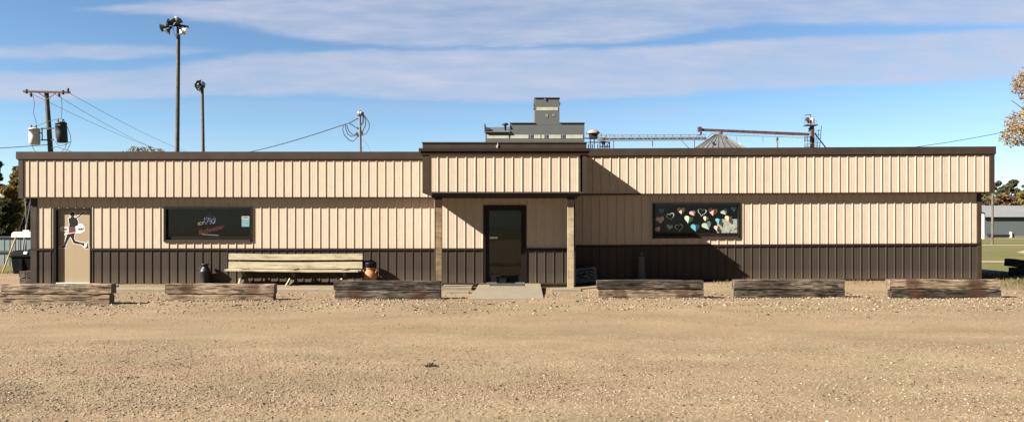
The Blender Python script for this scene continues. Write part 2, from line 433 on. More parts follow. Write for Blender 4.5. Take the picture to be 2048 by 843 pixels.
# ------------------------------------------------------------------ ground
def smooth(a, b, t):
    t = min(1, max(0, (t - a) / (b - a))); return t * t * (3 - 2 * t)
def gz(x, y):
    """height of the gravel: level lot, banked up a little in front of the building and under the right wing"""
    z = .09 * smooth(1.6, 3.2, x) * smooth(16.8, 19.4, y) * (1 - smooth(20.6, 24, y))
    z += .02 * mnoise.noise((x * .5, y * .5, 3)) + .010 * mnoise.noise((x * 1.7, y * 1.7, 9))
    z += .012 * smooth(3, 9, y)
    return z
m, nt, b = nodes_of('gravel')
pos = N(nt, 'ShaderNodeNewGeometry').outputs['Position']
v1 = N(nt, 'ShaderNodeTexVoronoi', i_Scale=42.0); nt.links.new(pos, v1.inputs['Vector'])
v2 = N(nt, 'ShaderNodeTexVoronoi', i_Scale=85.0); nt.links.new(pos, v2.inputs['Vector'])
n1 = tex_noise(nt, pos, 14, 6, .7)
tr = tex_noise(nt, mapping(nt, pos, (.10, .75, 1)), 1.0, 4, .6)     # traffic lanes across the lot
pa = tex_noise(nt, mapping(nt, pos, (.5, .9, 1), (4, 2, 0)), 1.0, 5, .6)
sepc = N(nt, 'ShaderNodeSeparateColor'); nt.links.new(v1.outputs['Color'], sepc.inputs[0])
sepc2 = N(nt, 'ShaderNodeSeparateColor'); nt.links.new(v2.outputs['Color'], sepc2.inputs[0])
st = ramp(nt, [(0, (.075, .05, .03)), (.22, (.16, .108, .064)), (.72, (.225, .158, .098)), (.9, (.32, .245, .165)), (1, (.40, .33, .235))])
nt.links.new(math_(nt, 'ADD', math_(nt, 'MULTIPLY', sepc.outputs[0], .65), math_(nt, 'MULTIPLY', sepc2.outputs[0], .35)), st.inputs[0])
fines = mix(nt, n1.outputs['Fac'], (.150, .100, .058), (.24, .168, .104))
rl = ramp(nt, [(.38, 0.), (.62, 1.)]); nt.links.new(tr.outputs['Fac'], rl.inputs[0])
gc = mix(nt, math_(nt, 'MULTIPLY_ADD', rl.outputs[0], .55, .3), fines, st.outputs[0])
rp = ramp(nt, [(.35, (.80, .77, .74)), (.65, (1.10, 1.08, 1.06))]); nt.links.new(pa.outputs['Fac'], rp.inputs[0])
gc = mix(nt, 1.0, gc, rp.outputs[0], 'MULTIPLY')
gc = mix(nt, 1.0, gc, (1.18, 1.30, 1.36), 'MULTIPLY')
pk = tex_noise(nt, mapping(nt, pos, (.35, 1.1, 1), (9, 4, 0)), 1.0, 5, .65); rk = ramp(nt, [(.4, (.97, 1.01, .97)), (.6, (1.03, .975, 1.0))]); nt.links.new(pk.outputs['Fac'], rk.inputs[0])
gc = mix(nt, 1.0, gc, rk.outputs[0], 'MULTIPLY')
# reddish packed lane between the timbers and the loose gravel
sx = N(nt, 'ShaderNodeSeparateXYZ'); nt.links.new(pos, sx.inputs[0])
yy = math_(nt, 'ADD', sx.outputs[1], math_(nt, 'MULTIPLY', math_(nt, 'SUBTRACT', tr.outputs['Fac'], .5), 3.0))
lane = math_(nt, 'SUBTRACT', 1.0, math_(nt, 'DIVIDE', math_(nt, 'ABSOLUTE', math_(nt, 'SUBTRACT', yy, 12.0)), 2.0), clamp=True)
gc = mix(nt, math_(nt, 'MULTIPLY', lane, .5), gc, (.236, .163, .102))
# turf creeping in beyond the lot and beside the right wing
en = tex_noise(nt, pos, .9, 5, .65)
ey = math_(nt, 'ADD', sx.outputs[1], math_(nt, 'MULTIPLY', math_(nt, 'SUBTRACT', en.outputs['Fac'], .5), 3.2))
far = N(nt, 'ShaderNodeMapRange'); far.inputs[1].default_value = 24.6; far.inputs[2].default_value = 25.4; nt.links.new(sx.outputs[1], far.inputs[0])
rg = N(nt, 'ShaderNodeMapRange'); rg.inputs[1].default_value = 17.0; rg.inputs[2].default_value = 18.6; nt.links.new(ey, rg.inputs[0])
rx = N(nt, 'ShaderNodeMapRange'); rx.inputs[1].default_value = 11.6; rx.inputs[2].default_value = 13.2; nt.links.new(sx.outputs[0], rx.inputs[0])
turf = math_(nt, 'MAXIMUM', far.outputs[0], math_(nt, 'MULTIPLY', rg.outputs[0], rx.outputs[0]))
gn = tex_noise(nt, pos, 5, 6, .7)
tcol = ramp(nt, [(.3, (.03, .042, .013)), (.5, (.085, .082, .03)), (.7, (.155, .128, .062))]); nt.links.new(gn.outputs['Fac'], tcol.inputs[0])
gc = mix(nt, turf, gc, tcol.outputs[0])
gc = mix(nt, 1.0, gc, (ALB, ALB, ALB), 'MULTIPLY')
nt.links.new(gc, b.inputs['Base Color']); b.inputs['Roughness'].default_value = 1.0; b.inputs['Specular IOR Level'].default_value = .1
hgt = math_(nt, 'ADD', math_(nt, 'MULTIPLY', v1.outputs['Distance'], -1.0), math_(nt, 'MULTIPLY', n1.outputs['Fac'], .8))
bump(nt, b, hgt, .45, .012)
M['gravel'] = m
xs = np.concatenate([np.arange(-70, -20, 2.), np.arange(-20, 20, .25), np.arange(20, 70.1, 2.)])
ys = np.concatenate([np.arange(-60, 2, 2.), np.arange(2, 26.01, .25)])
vs = [(x, y, gz(x, y)) for y in ys for x in xs]
nx = len(xs)
fs = [(j * nx + i, j * nx + i + 1, (j + 1) * nx + i + 1, (j + 1) * nx + i) for j in range(len(ys) - 1) for i in range(nx - 1)]
mb = MB(); mb.add(vs, fs, True); tag(mb.build('gravel_lot', 'gravel'), kind='structure')

m, nt, b = nodes_of('field_turf')
pos = N(nt, 'ShaderNodeNewGeometry').outputs['Position']
a1 = tex_noise(nt, mapping(nt, pos, (.05, .22, 1)), 1.0, 5, .6); a2 = tex_noise(nt, pos, 3.0, 6, .7)
ff = math_(nt, 'ADD', math_(nt, 'MULTIPLY', a1.outputs['Fac'], .65), math_(nt, 'MULTIPLY', a2.outputs['Fac'], .35))
r = ramp(nt, [(.33, (.050, .060, .018)), (.5, (.088, .082, .030)), (.66, (.135, .108, .052))]); nt.links.new(ff, r.inputs[0])
nt.links.new(r.outputs[0], b.inputs['Base Color']); b.inputs['Roughness'].default_value = .95; b.inputs['Specular IOR Level'].default_value = .1
bump(nt, b, a2.outputs['Fac'], .5, .05)
M['turf'] = m
M['dirt'] = mat_plain('infield_dirt', (.31, .235, .16), .95, var=.12, scale=2)
mb = MB(); R = 1500
mb.add([(-R, -R, -.06), (R, -R, -.06), (R, 24, -.06), (R, R, -.06), (-R, R, -.06), (-R, 24, -.06)], [(0, 1, 2, 5), (5, 2, 3, 4)])
tag(mb.build('grass_field', 'turf'), kind='structure')
mb = MB()
def sheet(pts, z): mb.add([(x, y, z) for x, y in pts], [tuple(range(len(pts)))])
sheet([(15, 34.9), (70, 34.2), (70, 35.9), (15, 36.3)], -.052)
sheet([(X(2032, 50), 50), (X(2044, 47), 46.5), (70, 45), (70, 55), (X(2048, 54), 54)], -.052)
sheet([(30, 71), (90, 72), (90, 75), (30, 74)], -.052)
sheet([(34, 118), (140, 119), (140, 123), (34, 123)], -.052)
tag(mb.build('dirt_path', 'dirt'), kind='structure')

# concrete: ramp to the entrance, walk along the left wing, pads
mb = MB()
xa, xb = -.89, .67
mb.add([(xa, 15.6, -.03), (xb, 15.6, -.03), (xb + .05, 18.93, -.03), (xa + .05, 18.93, -.03),
        (xa, 15.6, .035), (xb, 15.6, .035), (xb + .05, 18.93, .118), (xa + .05, 18.93, .118)],
       [(4, 5, 6, 7), (0, 1, 5, 4), (1, 2, 6, 5), (2, 3, 7, 6), (3, 0, 4, 7)])
tag(mb.build('entrance_ramp', 'concrete'), kind='structure')
mb = MB()
for i, (x0, x1) in enumerate(((-10.9, -9.3), (-9.29, -7.75), (-7.74, -6.2), (-6.19, -4.7), (-4.69, -3.2), (-3.19, -1.75))):
    dz = random.uniform(-.008, .012)
    mb.box(x0, x1, 17.75 + random.uniform(-.03, .03), 18.55, -.06, .05 + dz)
mb.box(-1.74, -.99, 18.0, 18.9, -.06, .085)
mb.box(-1.5, -1.0, 17.1, 17.45, -.06, .055)
mb.box(.95, 1.66, 17.75, 18.25, -.06, .055)
mb.box(-12.4, -11.45, 19.0, 19.95, -.06, .03)
tag(mb.build('concrete_walk', 'concrete'), kind='structure')

# loose stones
def stones(name, pts, size, mat):
    n = len(pts)
    base = np.array([(1, 0, 0), (-1, 0, 0), (0, 1, 0), (0, -1, 0), (0, 0, .8), (0, 0, -.8)], float)
    vtx = base[None] * (1 + rng.uniform(-.35, .35, (n, 6, 1))) + rng.uniform(-.25, .25, (n, 6, 3))
    sc = size[:, None, None] * rng.uniform(.6, 1.3, (n, 1, 3)); sc[:, :, 2] *= .6
    vtx *= sc
    a = rng.uniform(0, 6.283, n); c, s_ = np.cos(a), np.sin(a)
    x = vtx[:, :, 0] * c[:, None] - vtx[:, :, 1] * s_[:, None]; y = vtx[:, :, 0] * s_[:, None] + vtx[:, :, 1] * c[:, None]
    vtx[:, :, 0], vtx[:, :, 1] = x, y
    vtx += pts[:, None, :]
    f = np.array([(0, 2, 4), (2, 1, 4), (1, 3, 4), (3, 0, 4), (2, 0, 5), (1, 2, 5), (3, 1, 5), (0, 3, 5)])
    faces = (f[None] + (np.arange(n) * 6)[:, None, None]).ravel()
    return np_mesh(name, vtx.reshape(-1, 3), faces, 3, mat)
M['stones'] = mat_island('loose_stone', [(.02, .015, .011), (.08, .056, .036), (.20, .148, .095), (.27, .203, .13), (.33, .265, .185), (.23, .158, .112), (.41, .345, .26), (.34, .28, .20)], .9, spec=.1)
def scatter(n, d0, d1, spread=1.35):
    # even in the view from the road, so near stones are not starved
    py = rng.uniform(F * EYE / d1, F * EYE / d0, n); d = F * EYE / py
    x = rng.uniform(-1024 * spread, 1024 * spread, n) / F * d
    return x, d
x, d = scatter(260000, 4.8, 13.2)
keep = np.array([mnoise.noise((a * .12, b_ * .55, 1.3)) + .35 * mnoise.noise((a * .6, b_ * 1.1, 5)) > rng.uniform(-.75, .35) + (.55 if 9.9 < b_ + .8 * mnoise.noise((a * .2, 0, 4)) < 12.9 else 0) for a, b_ in zip(x, d)])
x, d = x[keep], d[keep]
sz = np.clip(rng.lognormal(math.log(.0054), .42, len(x)), .003, .015)
x2, d2 = scatter(24000, 12.4, 17.4, 1.3)
k3 = np.array([rng.uniform(0, 1) < smooth(12.6, 14.6, b_ + .9 * mnoise.noise((a * .35, b_ * .5, 8))) for a, b_ in zip(x2, d2)]); x2, d2 = x2[k3], d2[k3]
k2 = np.array([not (-.95 < a < .72 and b_ > 15.5) for a, b_ in zip(x2, d2)]); x2, d2 = x2[k2], d2[k2]
sz2 = np.clip(rng.lognormal(math.log(.012), .5, len(x2)), .005, .04)
hx, hd = [], []
for p0, p1, yb_ in ((-20, 240, 607), (318, 560, 600), (655, 892, 597.5), (1184, 1420, 595.5), (1458, 1702, 594.5), (1774, 2014, 595)):
    D_ = F * (EYE - .02) / (yb_ - HY); hx.append(rng.uniform(X(p0, D_), X(p1, D_), 420)); hd.append(D_ - np.abs(rng.normal(0, .10, 420)) - .01)
x2 = np.concatenate([x2] + hx); d2 = np.concatenate([d2] + hd); sz2 = np.concatenate([sz2, np.clip(rng.lognormal(math.log(.016), .4, len(x2) - len(sz2)), .006, .035)])
x, d, sz = np.concatenate([x, x2]), np.concatenate([d, d2]), np.concatenate([sz, sz2])
pts = np.array([(a, b_, gz(a, b_) + s_ * .18) for a, b_, s_ in zip(x, d, sz)])
tag(stones('loose_gravel', pts, sz, 'stones'), 'loose tan stones lying all over the gravel lot', 'gravel', kind='stuff')

# ------------------------------------------------------------------ the building
BL = thing('metal_building', (0, W, 0), 'long low metal sided building with tan siding, brown wainscot and boxed porch', 'building')
BO = (0, W, 0)
def bpart(name, mb, mat, parent=None, label=None):
    o = mb.build(name, mat, parent or BL, BO)
    if label: o['label'] = label
    return o
FA = W - .15                         # fascia face
zr = lambda x: .085 + .0052 * (x - 2.1)
z0 = lambda x: 0.0
VX0, VX1, VY = -1.99, 1.62, W - 1.07   # vestibule
BX0, BX1, BY = -2.19, 1.825, W - 2.0   # porch box
WL, WR, BACK = -13.07, 12.75, W + 6.5
lw = dict(x0=-9.459, x1=-7.04, z0=1.16, z1=2.098)
rw_ = dict(x0=3.819, x1=6.211, z0=1.155, z1=2.107)
sd = dict(x0=-12.46, x1=-11.43, z0=.02, z1=2.07)
WZ0, WZ1 = .935, .985                # wainscot cap
def wall(x0, x1, za, zb, phase_x, holes, zf, y=W):
    mb = MB()
    cuts = sorted({x0, x1} | {q for h in holes for q in (h['x0'], h['x1'])})
    for a, b_ in zip(cuts, cuts[1:]):
        hs = [h for h in holes if h['x0'] < (a + b_) / 2 < h['x1']]
        segs = [(za, zb)]
        for h in hs:
            segs = [q for s0, s1 in segs for q in ((s0, min(s1, h['z0'])), (max(s0, h['z1']), s1)) if q[1] - q[0] > .005]
        for s0, s1 in segs:
            mb.siding((a, y), (1, 0), b_ - a, s0, s1, phase_x - a, zf=zf)
    return mb
PHL = X(86.2, W)
bpart('wall_siding', wall(WL + .1, VX0, WZ1, 2.6, PHL, [lw, sd], z0), 'tan')
bpart('wall_siding', wall(VX1, WR - .08, WZ1, 2.6, X(1453.9, W), [rw_], zr), 'tan')
mb = wall(WL + .1, VX0, .03, WZ0, PHL, [sd], z0); bpart('wainscot', mb, 'brown')
mb = wall(VX1, WR - .08, .03, WZ0, X(1453.9, W), [], zr); bpart('wainscot', mb, 'brown')
# vestibule walls
ed = dict(x0=X(967, VY), x1=X(1053, VY), z0=.1, z1=Z(410, VY))
PHV = X(895.6, VY)
vs0, vs1 = Z(499.5, VY), Z(496, VY)
mb = wall(VX0 + .06, VX1 - .06, vs1, 2.45, PHV, [ed], z0, VY)
mb.siding((VX1, VY), (0, 1), W - VY, vs1, 2.45, .1); mb.siding((VX0, W), (0, -1), W - VY, vs1, 2.45, .1)
bpart('wall_siding', mb, 'tan')
for a, b_ in ((VX0 + .06, ed['x0']), (ed['x1'], VX1 - .06)): bpart('wainscot', wall(a, b_, .125, vs0, PHV, [], z0, VY), 'brown')
mb = MB()
mb.siding((VX1, VY), (0, 1), W - VY, .1, vs0, .1); bpart('wainscot', mb, 'brown')
mb = MB(); mb.siding((VX0, W), (0, -1), W - VY, .03, vs0, .1); bpart('wainscot', mb, 'brown')
# side and back walls
mb = MB()
mb.siding((WR, W), (0, 1), BACK - W, WZ1 + .14, 2.7 + .14, .1); mb.siding((WL, BACK), (0, -1), BACK - W, WZ1, 2.7, .1)
mb.siding((WR, BACK), (-1, 0), WR - WL, WZ1, 3.4, .1)
bpart('wall_siding', mb, 'tan')
mb = MB()
mb.siding((WR, W), (0, 1), BACK - W, .05, WZ0 + .14, .1); mb.siding((WL, BACK), (0, -1), BACK - W, 0, WZ0, .1)
mb.siding((WR, BACK), (-1, 0), WR - WL, 0, WZ0, .1)
bpart('wainscot', mb, 'brown')
# trims: wainscot caps, base, corners
mb = MB()
for a, b_ in ((WL + .02, sd['x0'] - .0), (sd['x1'], VX0)): mb.box(a, b_, W - .034, W + .01, WZ0 - .004, WZ1)
mb.box(VX1, WR - .02, W - .034, W + .01, WZ0 - .004, WZ1, zr)
for a, b_ in ((VX0 + .02, ed['x0']), (ed['x1'], VX1 - .02)): mb.box(a, b_, VY - .034, VY + .01, vs0 - .004, vs1 + .004)
bpart('wainscot_trim', mb, 'trim_dark')
mb = MB()
for a, b_ in ((WL + .02, sd['x0']), (sd['x1'], VX0)): mb.box(a, b_, W - .026, W + .01, .0, .034)
mb.box(VX1, WR - .02, W - .026, W + .01, .0, .036, zr)
for a, b_ in ((VX0 + .02, ed['x0']), (ed['x1'], VX1 - .02)): mb.box(a, b_, VY - .026, VY + .01, .09, .128)
bpart('base_trim', mb, 'trim')
for a, b_, y_, za, zb, zf in ((WL, WL + .17, W, .01, 2.5, z0), (WR - .12, WR, W, .01, 2.5, zr), (VX0 - .003, VX0 + .08, VY, .06, 2.4, z0), (VX1 - .08, VX1 + .003, VY, .06, 2.4, z0)):
    mb = MB(); mb.box(a, b_, y_ - .028, y_ + .10, za, zb, zf); bpart('corner_trim', mb, 'trim')
# foundation
mb = MB(); mb.box(WL + .05, WR - .05, W + .03, BACK - .05, -.3, .06); mb.box(VX0 + .05, VX1 - .05, VY + .03, W + .05, -.3, .115)
bpart('foundation', mb, 'concrete')
# fascia
FL, FR = X(38, FA), X(1988, FA)
FB, FC, FT = 2.345, Z(318, FA), Z(303.4, FA)
mb = MB(); mb.siding((FL + .12, FA), (1, 0), BX0 + .3 - FL - .12, FB + .02, FC, X(59.3, FA) - FL - .12)
mb.siding((FL, BACK), (0, -1), BACK - FA - .1, FB + .02, FC, .1)
bpart('fascia_siding', mb, 'tan')
mb = MB(); mb.siding((BX1 - .3, FA), (1, 0), FR - .13 - BX1 + .3, FB + .02, FC, X(1188.2, FA) - BX1 + .3, zf=zr)
mb.siding((FR, FA + .1), (0, 1), BACK - FA - .1, FB + .15, FC + .13, .1)
bpart('fascia_siding', mb, 'tan')
mb = MB()
for a, b_, zf in ((FL - .055, BX0 + .2, z0), (BX1 - .2, FR + .03, zr)):
    mb.box(a, b_, FA - .045, FA + .30, FC - .004, FT, zf)
mb.box(FL - .055, FL + .25, FA + .30, BACK, FC - .004, FT); mb.box(FR - .25, FR + .03, FA + .30, BACK, FC + .13, FT + .14)
bpart('parapet_cap', mb, 'trim')
mb = MB()
for a, b_, zf in ((FL - .02, BX0 + .2, z0), (BX1 - .2, FR + .01, zr)):
    mb.box(a, b_, FA - .030, FA - .001, FC - .030, FC - .006, zf)
    mb.box(a, b_, FA - .026, FA + .02, FB - .012, FB + .022, zf)
bpart('drip_trim', mb, 'trim_dark')
mb = MB(); mb.box(FL, FL + .125, FA - .028, FA + .1, FB - .012, FC - .032); bpart('corner_trim', mb, 'trim')
mb = MB(); mb.box(FR - .135, FR, FA - .028, FA + .1, FB - .012, FC - .032, zr); bpart('corner_trim', mb, 'trim')
mb = MB()
mb.box(FL + .01, BX0 + .2, FA + .021, W + .4, FB - .008, FB + .02); mb.box(BX1 - .2, FR - .01, FA + .021, W + .4, FB - .008, FB + .02, zr)
mb.box(FL + .01, WL + .3, W + .4, BACK, FB - .008, FB + .02); mb.box(WR - .3, FR - .01, W + .4, BACK, FB + .13, FB + .16)
bpart('soffit', mb, 'soffit')
mb = MB(); mb.box(FL + .26, VX0 + 1, FA + .31, BACK, 3.30, 3.38); mb.box(VX0 + 1, FR - .26, FA + .31, BACK, 3.36, 3.44); bpart('roof', mb, 'roof')
# boxed porch canopy
BZ0, BZ1, BZ2, BZ3 = Z(385, BY), Z(309, BY), Z(297, BY), Z(284, BY)
mb = MB(); mb.siding((BX0 + .16, BY), (1, 0), BX1 - BX0 - .32, BZ0 + .02, BZ1, X(877.3, BY) - BX0 - .16)
mb.siding((BX1, BY + .1), (0, 1), FA - BY + .1, BZ0 + .02, BZ1, .1); mb.siding((BX0, FA + .2), (0, -1), FA - BY + .1, BZ0 + .02, BZ1, .1)
PC = bpart('porch_canopy', mb, 'tan')
mb = MB(); mb.box(BX0, BX0 + .165, BY - .028, BY + .1, BZ0 - .004, BZ1); bpart('corner_trim', mb, 'trim', PC)
mb = MB(); mb.box(BX1 - .10, BX1, BY - .028, BY + .1, BZ0 - .004, BZ1); bpart('corner_trim', mb, 'trim', PC)
mb = MB()
mb.box(BX0 - .085, BX1 + .085, BY - .085, FA - .05, BZ2 - .07, BZ2)
mb.box(BX0 - .045, BX1 + .045, BY - .050, FA - .05, BZ1 - .01, BZ2 - .072)
bpart('cornice', mb, 'trim_dark', PC)
mb = MB(); mb.box(BX0 + .0, BX1 - .0, BY + .0, FA + .3, BZ2 + .002, BZ3 - .03); mb.box(BX0 - .015, BX1 + .015, BY - .018, FA + .3, BZ3 - .028, BZ3)
bpart('parapet_cap', mb, 'trim', PC)
mb = MB(); mb.box(BX0 + .01, BX1 - .01, BY + .02, W - .01, BZ0 - .012, BZ0 + .018); mb.box(BX0 + .02, BX1 - .02, BY - .024, BY + .019, BZ0 - .016, BZ0 + .021)
bpart('soffit', mb, 'soffit', PC)
mb = MB()                             # beam on the posts and the knee brackets under the box
mb.box(BX0 + .22, BX1 - .22, BY + .09, BY + .23, BZ0 - .13, BZ0 - .014)
bpart('beam', mb, 'soffit', PC)
mb = MB(); cx = X(994, BY); mb.prism([(cx - .012, BZ2 + .01), (cx + .02, BZ2 + .02), (cx + .03, BZ2 + .09), (cx + .012, BZ3 - .0), (cx + .004, BZ2 + .1), (cx - .028, BZ2 + .06)], BY - .024, BY - .019)
bpart('torn_flashing', mb, 'cream', PC, 'small pale torn strip hanging on the brown cap')
for px in (878, 1141):
    x = X(px, BY + .16); mb = MB(); y = BY + .16
    mb.box(x - .073, x + .073, y - .073, y + .073, -.05, BZ0 - .132)
    o = bpart('post', mb, 'post' if px > 1000 else 'postbrown')
    mb = MB(); mb.box(x - .085, x + .085, y - .085, y - .0745, BZ0 - .34, BZ0 - .10); bpart('bracket', mb, 'trim_dark', o)

# --- side door with the batter
mb = MB(); DY = W + .062
mb.box(sd['x0'] + .085, sd['x1'] - .035, DY, DY + .045, .055, sd['z1'] - .045)
SD = bpart('door', mb, 'door_tan', None, 'beige steel door with a baseball batter sticker')
mb = MB()
mb.box(sd['x0'], sd['x0'] + .08, W - .024, DY + .05, .02, sd['z1']); mb.box(sd['x1'] - .034, sd['x1'], W - .024, DY + .05, .02, sd['z1'])
mb.box(sd['x0'] + .08, sd['x1'] - .034, W - .024, DY + .05, sd['z1'] - .044, sd['z1'])
bpart('door_frame', mb, 'bronze', SD)
mb = MB(); mb.box(sd['x0'] + .081, sd['x1'] - .035, W - .03, DY - .001, .028, .054); bpart('threshold', mb, 'white', SD)
def dz_(pts): return [(X(100 + a / 8.43, DY), Z(410 + b_ / 8.43, DY)) for a, b_ in pts]
torso = [(340, 150), (350, 126), (378, 113), (404, 122), (418, 148), (416, 172), (402, 186), (402, 204), (440, 212), (460, 240), (474, 275), (470, 335), (446, 346), (428, 356), (432, 452), (408, 500), (405, 560), (425, 598), (545, 634), (575, 628), (577, 688), (548, 682), (540, 662), (398, 640), (368, 570), (342, 525), (300, 600), (262, 680), (266, 712), (166, 716), (172, 704), (236, 678), (262, 580), (292, 490), (322, 455), (318, 380), (330, 330), (316, 270), (312, 226), (352, 208), (358, 190), (346, 178), (328, 164)]
bat = [(436, 214), (452, 222), (520, 172), (586, 132), (594, 118), (580, 110), (560, 120), (500, 162)]
foot = [(634, 622), (644, 622), (644, 700), (662, 722), (600, 730), (588, 716), (620, 698)]
def blob(cx, cy, rx, ry, bumps, ph=0, n=40): return [(cx + rx * (1 + .10 * math.sin(bumps * t + ph)) * math.cos(t), cy + ry * (1 + .13 * math.sin(bumps * t + ph)) * math.sin(t)) for t in [i * 2 * math.pi / n for i in range(n)]]
lblob = [(165, 410), (172, 378), (205, 360), (240, 370), (262, 356), (300, 372), (316, 380), (318, 440), (300, 448), (240, 440), (190, 436)]
rblob = [(428, 350), (470, 346), (488, 318), (512, 300), (530, 322), (552, 312), (566, 340), (584, 372), (592, 410), (575, 444), (520, 470), (440, 476), (400, 492), (330, 488), (250, 506), (232, 494), (262, 466), (330, 462), (430, 448)]
mb = MB()
for i, pl in enumerate((torso, bat, foot)): mb.prism(offset_poly(dz_(pl), .016), DY - .0012 - .0003 * i, DY - .0002)
mb.prism(dz_(lblob), DY - .0024, DY - .0002); mb.prism(dz_(rblob), DY - .0027, DY - .0002)
mb.prism(dz_([(560, 640), (636, 640), (640, 700), (560, 712)]), DY - .0021, DY - .0002)
bpart('sticker_backing', mb, 'white', SD)
mb = MB()
for i, pl in enumerate((torso, bat, foot)): mb.prism(dz_(pl), DY - .0036 - .0003 * i, DY - .0030)
bpart('batter_silhouette', mb, 'black', SD)
mb = MB(); mb.prism(dz_([(319, 366), (426, 362), (432, 448), (320, 452)]), DY - .0052, DY - .0046); bpart('sash', mb, 'darkred', SD)
mb = MB(); mb.prism(dz_([(262, 486), (330, 466), (424, 452), (426, 464), (340, 482), (262, 496)]), DY - .0068, DY - .0054); bpart('swoosh', mb, 'pink', SD)
mb = text_mb('cen', *[dz_([(242, 402)])[0][k] for k in (0, 1)], DY - .0046, .105, .35)
bpart('lettering', mb, 'black', SD)
mb2 = text_mb('ield', *[dz_([(514, 398)])[0][k] for k in (0, 1)], DY - .0046, .105, .35)
bpart('lettering', mb2, 'black', SD)
M['redglow'] = mat_plain('faded_red_vinyl', (.17, .035, .04), .5)
mb = text_mb('terf', *[dz_([(374, 400)])[0][k] for k in (0, 1)], DY - .0070, .075, .35); bpart('lettering', mb, M['redglow'], SD)

# --- windows
def window(h, zf, label):
    zz = zf((h['x0'] + h['x1']) / 2); x0, x1, a, b_ = h['x0'], h['x1'], h['z0'] + zz, h['z1'] + zz
    mb = MB(); yf, yb = W - .035, W + .10
    fl, ft, fb = .065, .05, .145
    mb.box(x0, x0 + fl, yf, yb, a, b_); mb.box(x1 - fl, x1, yf, yb, a, b_)
    mb.box(x0 + fl, x1 - fl, yf, yb, b_ - ft, b_); mb.box(x0 + fl, x1 - fl, W + .02, yb, a + .035, a + fb)
    fr = bpart('window', mb, 'bronze', None, label)
    mb = MB(); mb.box(x0 + fl + .001, x1 - fl - .001, W - .048, W + .019, a, a + .05); bpart('sill', mb, 'trim', fr)
    g_ = MB(); g_.box(x0 + fl - .01, x1 - fl + .01, W + .045, W + .049, a + fb - .01, b_ - ft + .01); bpart('pane', g_, 'glass', fr)
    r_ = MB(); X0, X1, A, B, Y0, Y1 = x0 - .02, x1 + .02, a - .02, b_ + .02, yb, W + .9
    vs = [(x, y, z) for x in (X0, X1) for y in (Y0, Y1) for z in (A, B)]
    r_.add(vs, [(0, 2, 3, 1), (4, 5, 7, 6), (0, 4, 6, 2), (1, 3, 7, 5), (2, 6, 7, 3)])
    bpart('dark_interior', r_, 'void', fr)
    return fr
WLw = window(lw, z0, 'wide dark window with unlit beer sign and open notice')
WRw = window(rw_, zr, 'wide dark window covered in paper hearts')
# hearts taped inside the right window
GY = W + .0525
HC = {'teal': (.11, .40, .46), 'blue': (.10, .36, .48), 'pink': (.78, .44, .41), 'coral': (.80, .36, .30), 'peach': (.84, .50, .36), 'green': (.47, .58, .38), 'sage': (.42, .52, .42), 'yellow': (.78, .64, .36), 'teal_shaded': (.05, .20, .29), 'white': (.62, .64, .64)}  # the darkest teal is teal paper with shade in its colour
for kx, c in HC.items(): M['heart_' + kx] = mat_plain('heart_paper_' + kx, c, .8, var=.04)
def heart_pts(n=28):
    o = []
    for i in range(n):
        t = 2 * math.pi * i / n
        o.append((16 * math.sin(t) ** 3 / 32, (13 * math.cos(t) - 5 * math.cos(2 * t) - 2 * math.cos(3 * t) - math.cos(4 * t) + 2.5) / 29))
    return o
hp = heart_pts()
hearts = [(335, 245, 84, 84, 'teal_shaded', 0, 0), (475, 330, 125, 110, 'white', 15, 1), (320, 382, 135, 112, 'pink', 10, 0), (282, 525, 90, 82, 'pink', 22, 0), (462, 492, 102, 82, 'sage', -12, 0), (605, 502, 128, 112, 'white', 8, 1),
          (643, 242, 122, 104, 'peach', 0, 0), (822, 278, 98, 88, 'pink', 22, 0), (957, 266, 138, 122, 'white', -8, 1), (755, 378, 138, 116, 'green', -14, 0), (1018, 364, 88, 78, 'yellow', -16, 0), (1133, 260, 146, 124, 'coral', -8, 0),
          (1305, 260, 112, 96, 'sage', 25, 0), (1450, 212, 96, 66, 'teal', 0, 0), (1220, 402, 112, 88, 'teal', -10, 0), (1368, 362, 112, 92, 'peach', -6, 0), (860, 502, 142, 116, 'blue', 0, 0), (1042, 472, 150, 128, 'sage', 22, 0), (1190, 512, 98, 82, 'pink', -10, 0), (1395, 520, 150, 120, 'white', 20, 1)]
for (hx, hy, hw, hh, hc, rot, outl) in hearts:
    cx, cz = X(1280 + hx / 7.664, W), Z(390 + hy / 7.664, W)
    sw, sh = hw / 7.664 / F * W, hh / 7.664 / F * W
    a = math.radians(rot); c, s_ = math.cos(a), math.sin(a)
    mb = MB()
    def pl(q, k=1.0): return [(cx + (x * sw * c - y * sh * s_) * k, cz + (x * sw * s_ + y * sh * c) * k) for x, y in q]
    if outl:
        o_, i_ = pl(hp), pl(hp, .82); n = len(o_)
        vs = [(x, GY, z) for x, z in o_] + [(x, GY, z) for x, z in i_]
        mb.add(vs, [(k, (k + 1) % n, n + (k + 1) % n, n + k) for k in range(n)])
        vs = [(x, GY + .002, z) for x, z in o_] + [(x, GY + .002, z) for x, z in i_]
        mb.add(vs, [(n + k, n + (k + 1) % n, (k + 1) % n, k) for k in range(n)])
    else:                              # creased down the middle: the halves lean away from the pane a little
        n = len(hp); half = [i for i in range(n // 2 + 1)]
        for side in (half, [n // 2 + i for i in range(n // 2)] + [0]):
            q = [hp[i] for i in side]; w2 = pl(q)
            def yy_(k): return GY + abs(q[k][0]) * sw * .42
            m_ = len(q)
            mb.add([(w2[k][0], yy_(k), w2[k][1]) for k in range(m_)] + [(w2[k][0], yy_(k) + .0015, w2[k][1]) for k in range(m_)],
                   [tuple(range(m_)), tuple(range(m_, 2 * m_))[::-1]] + [(k, (k + 1) % m_, m_ + (k + 1) % m_, m_ + k) for k in range(m_)])
    bpart('paper_heart', mb, 'heart_' + hc, WRw)
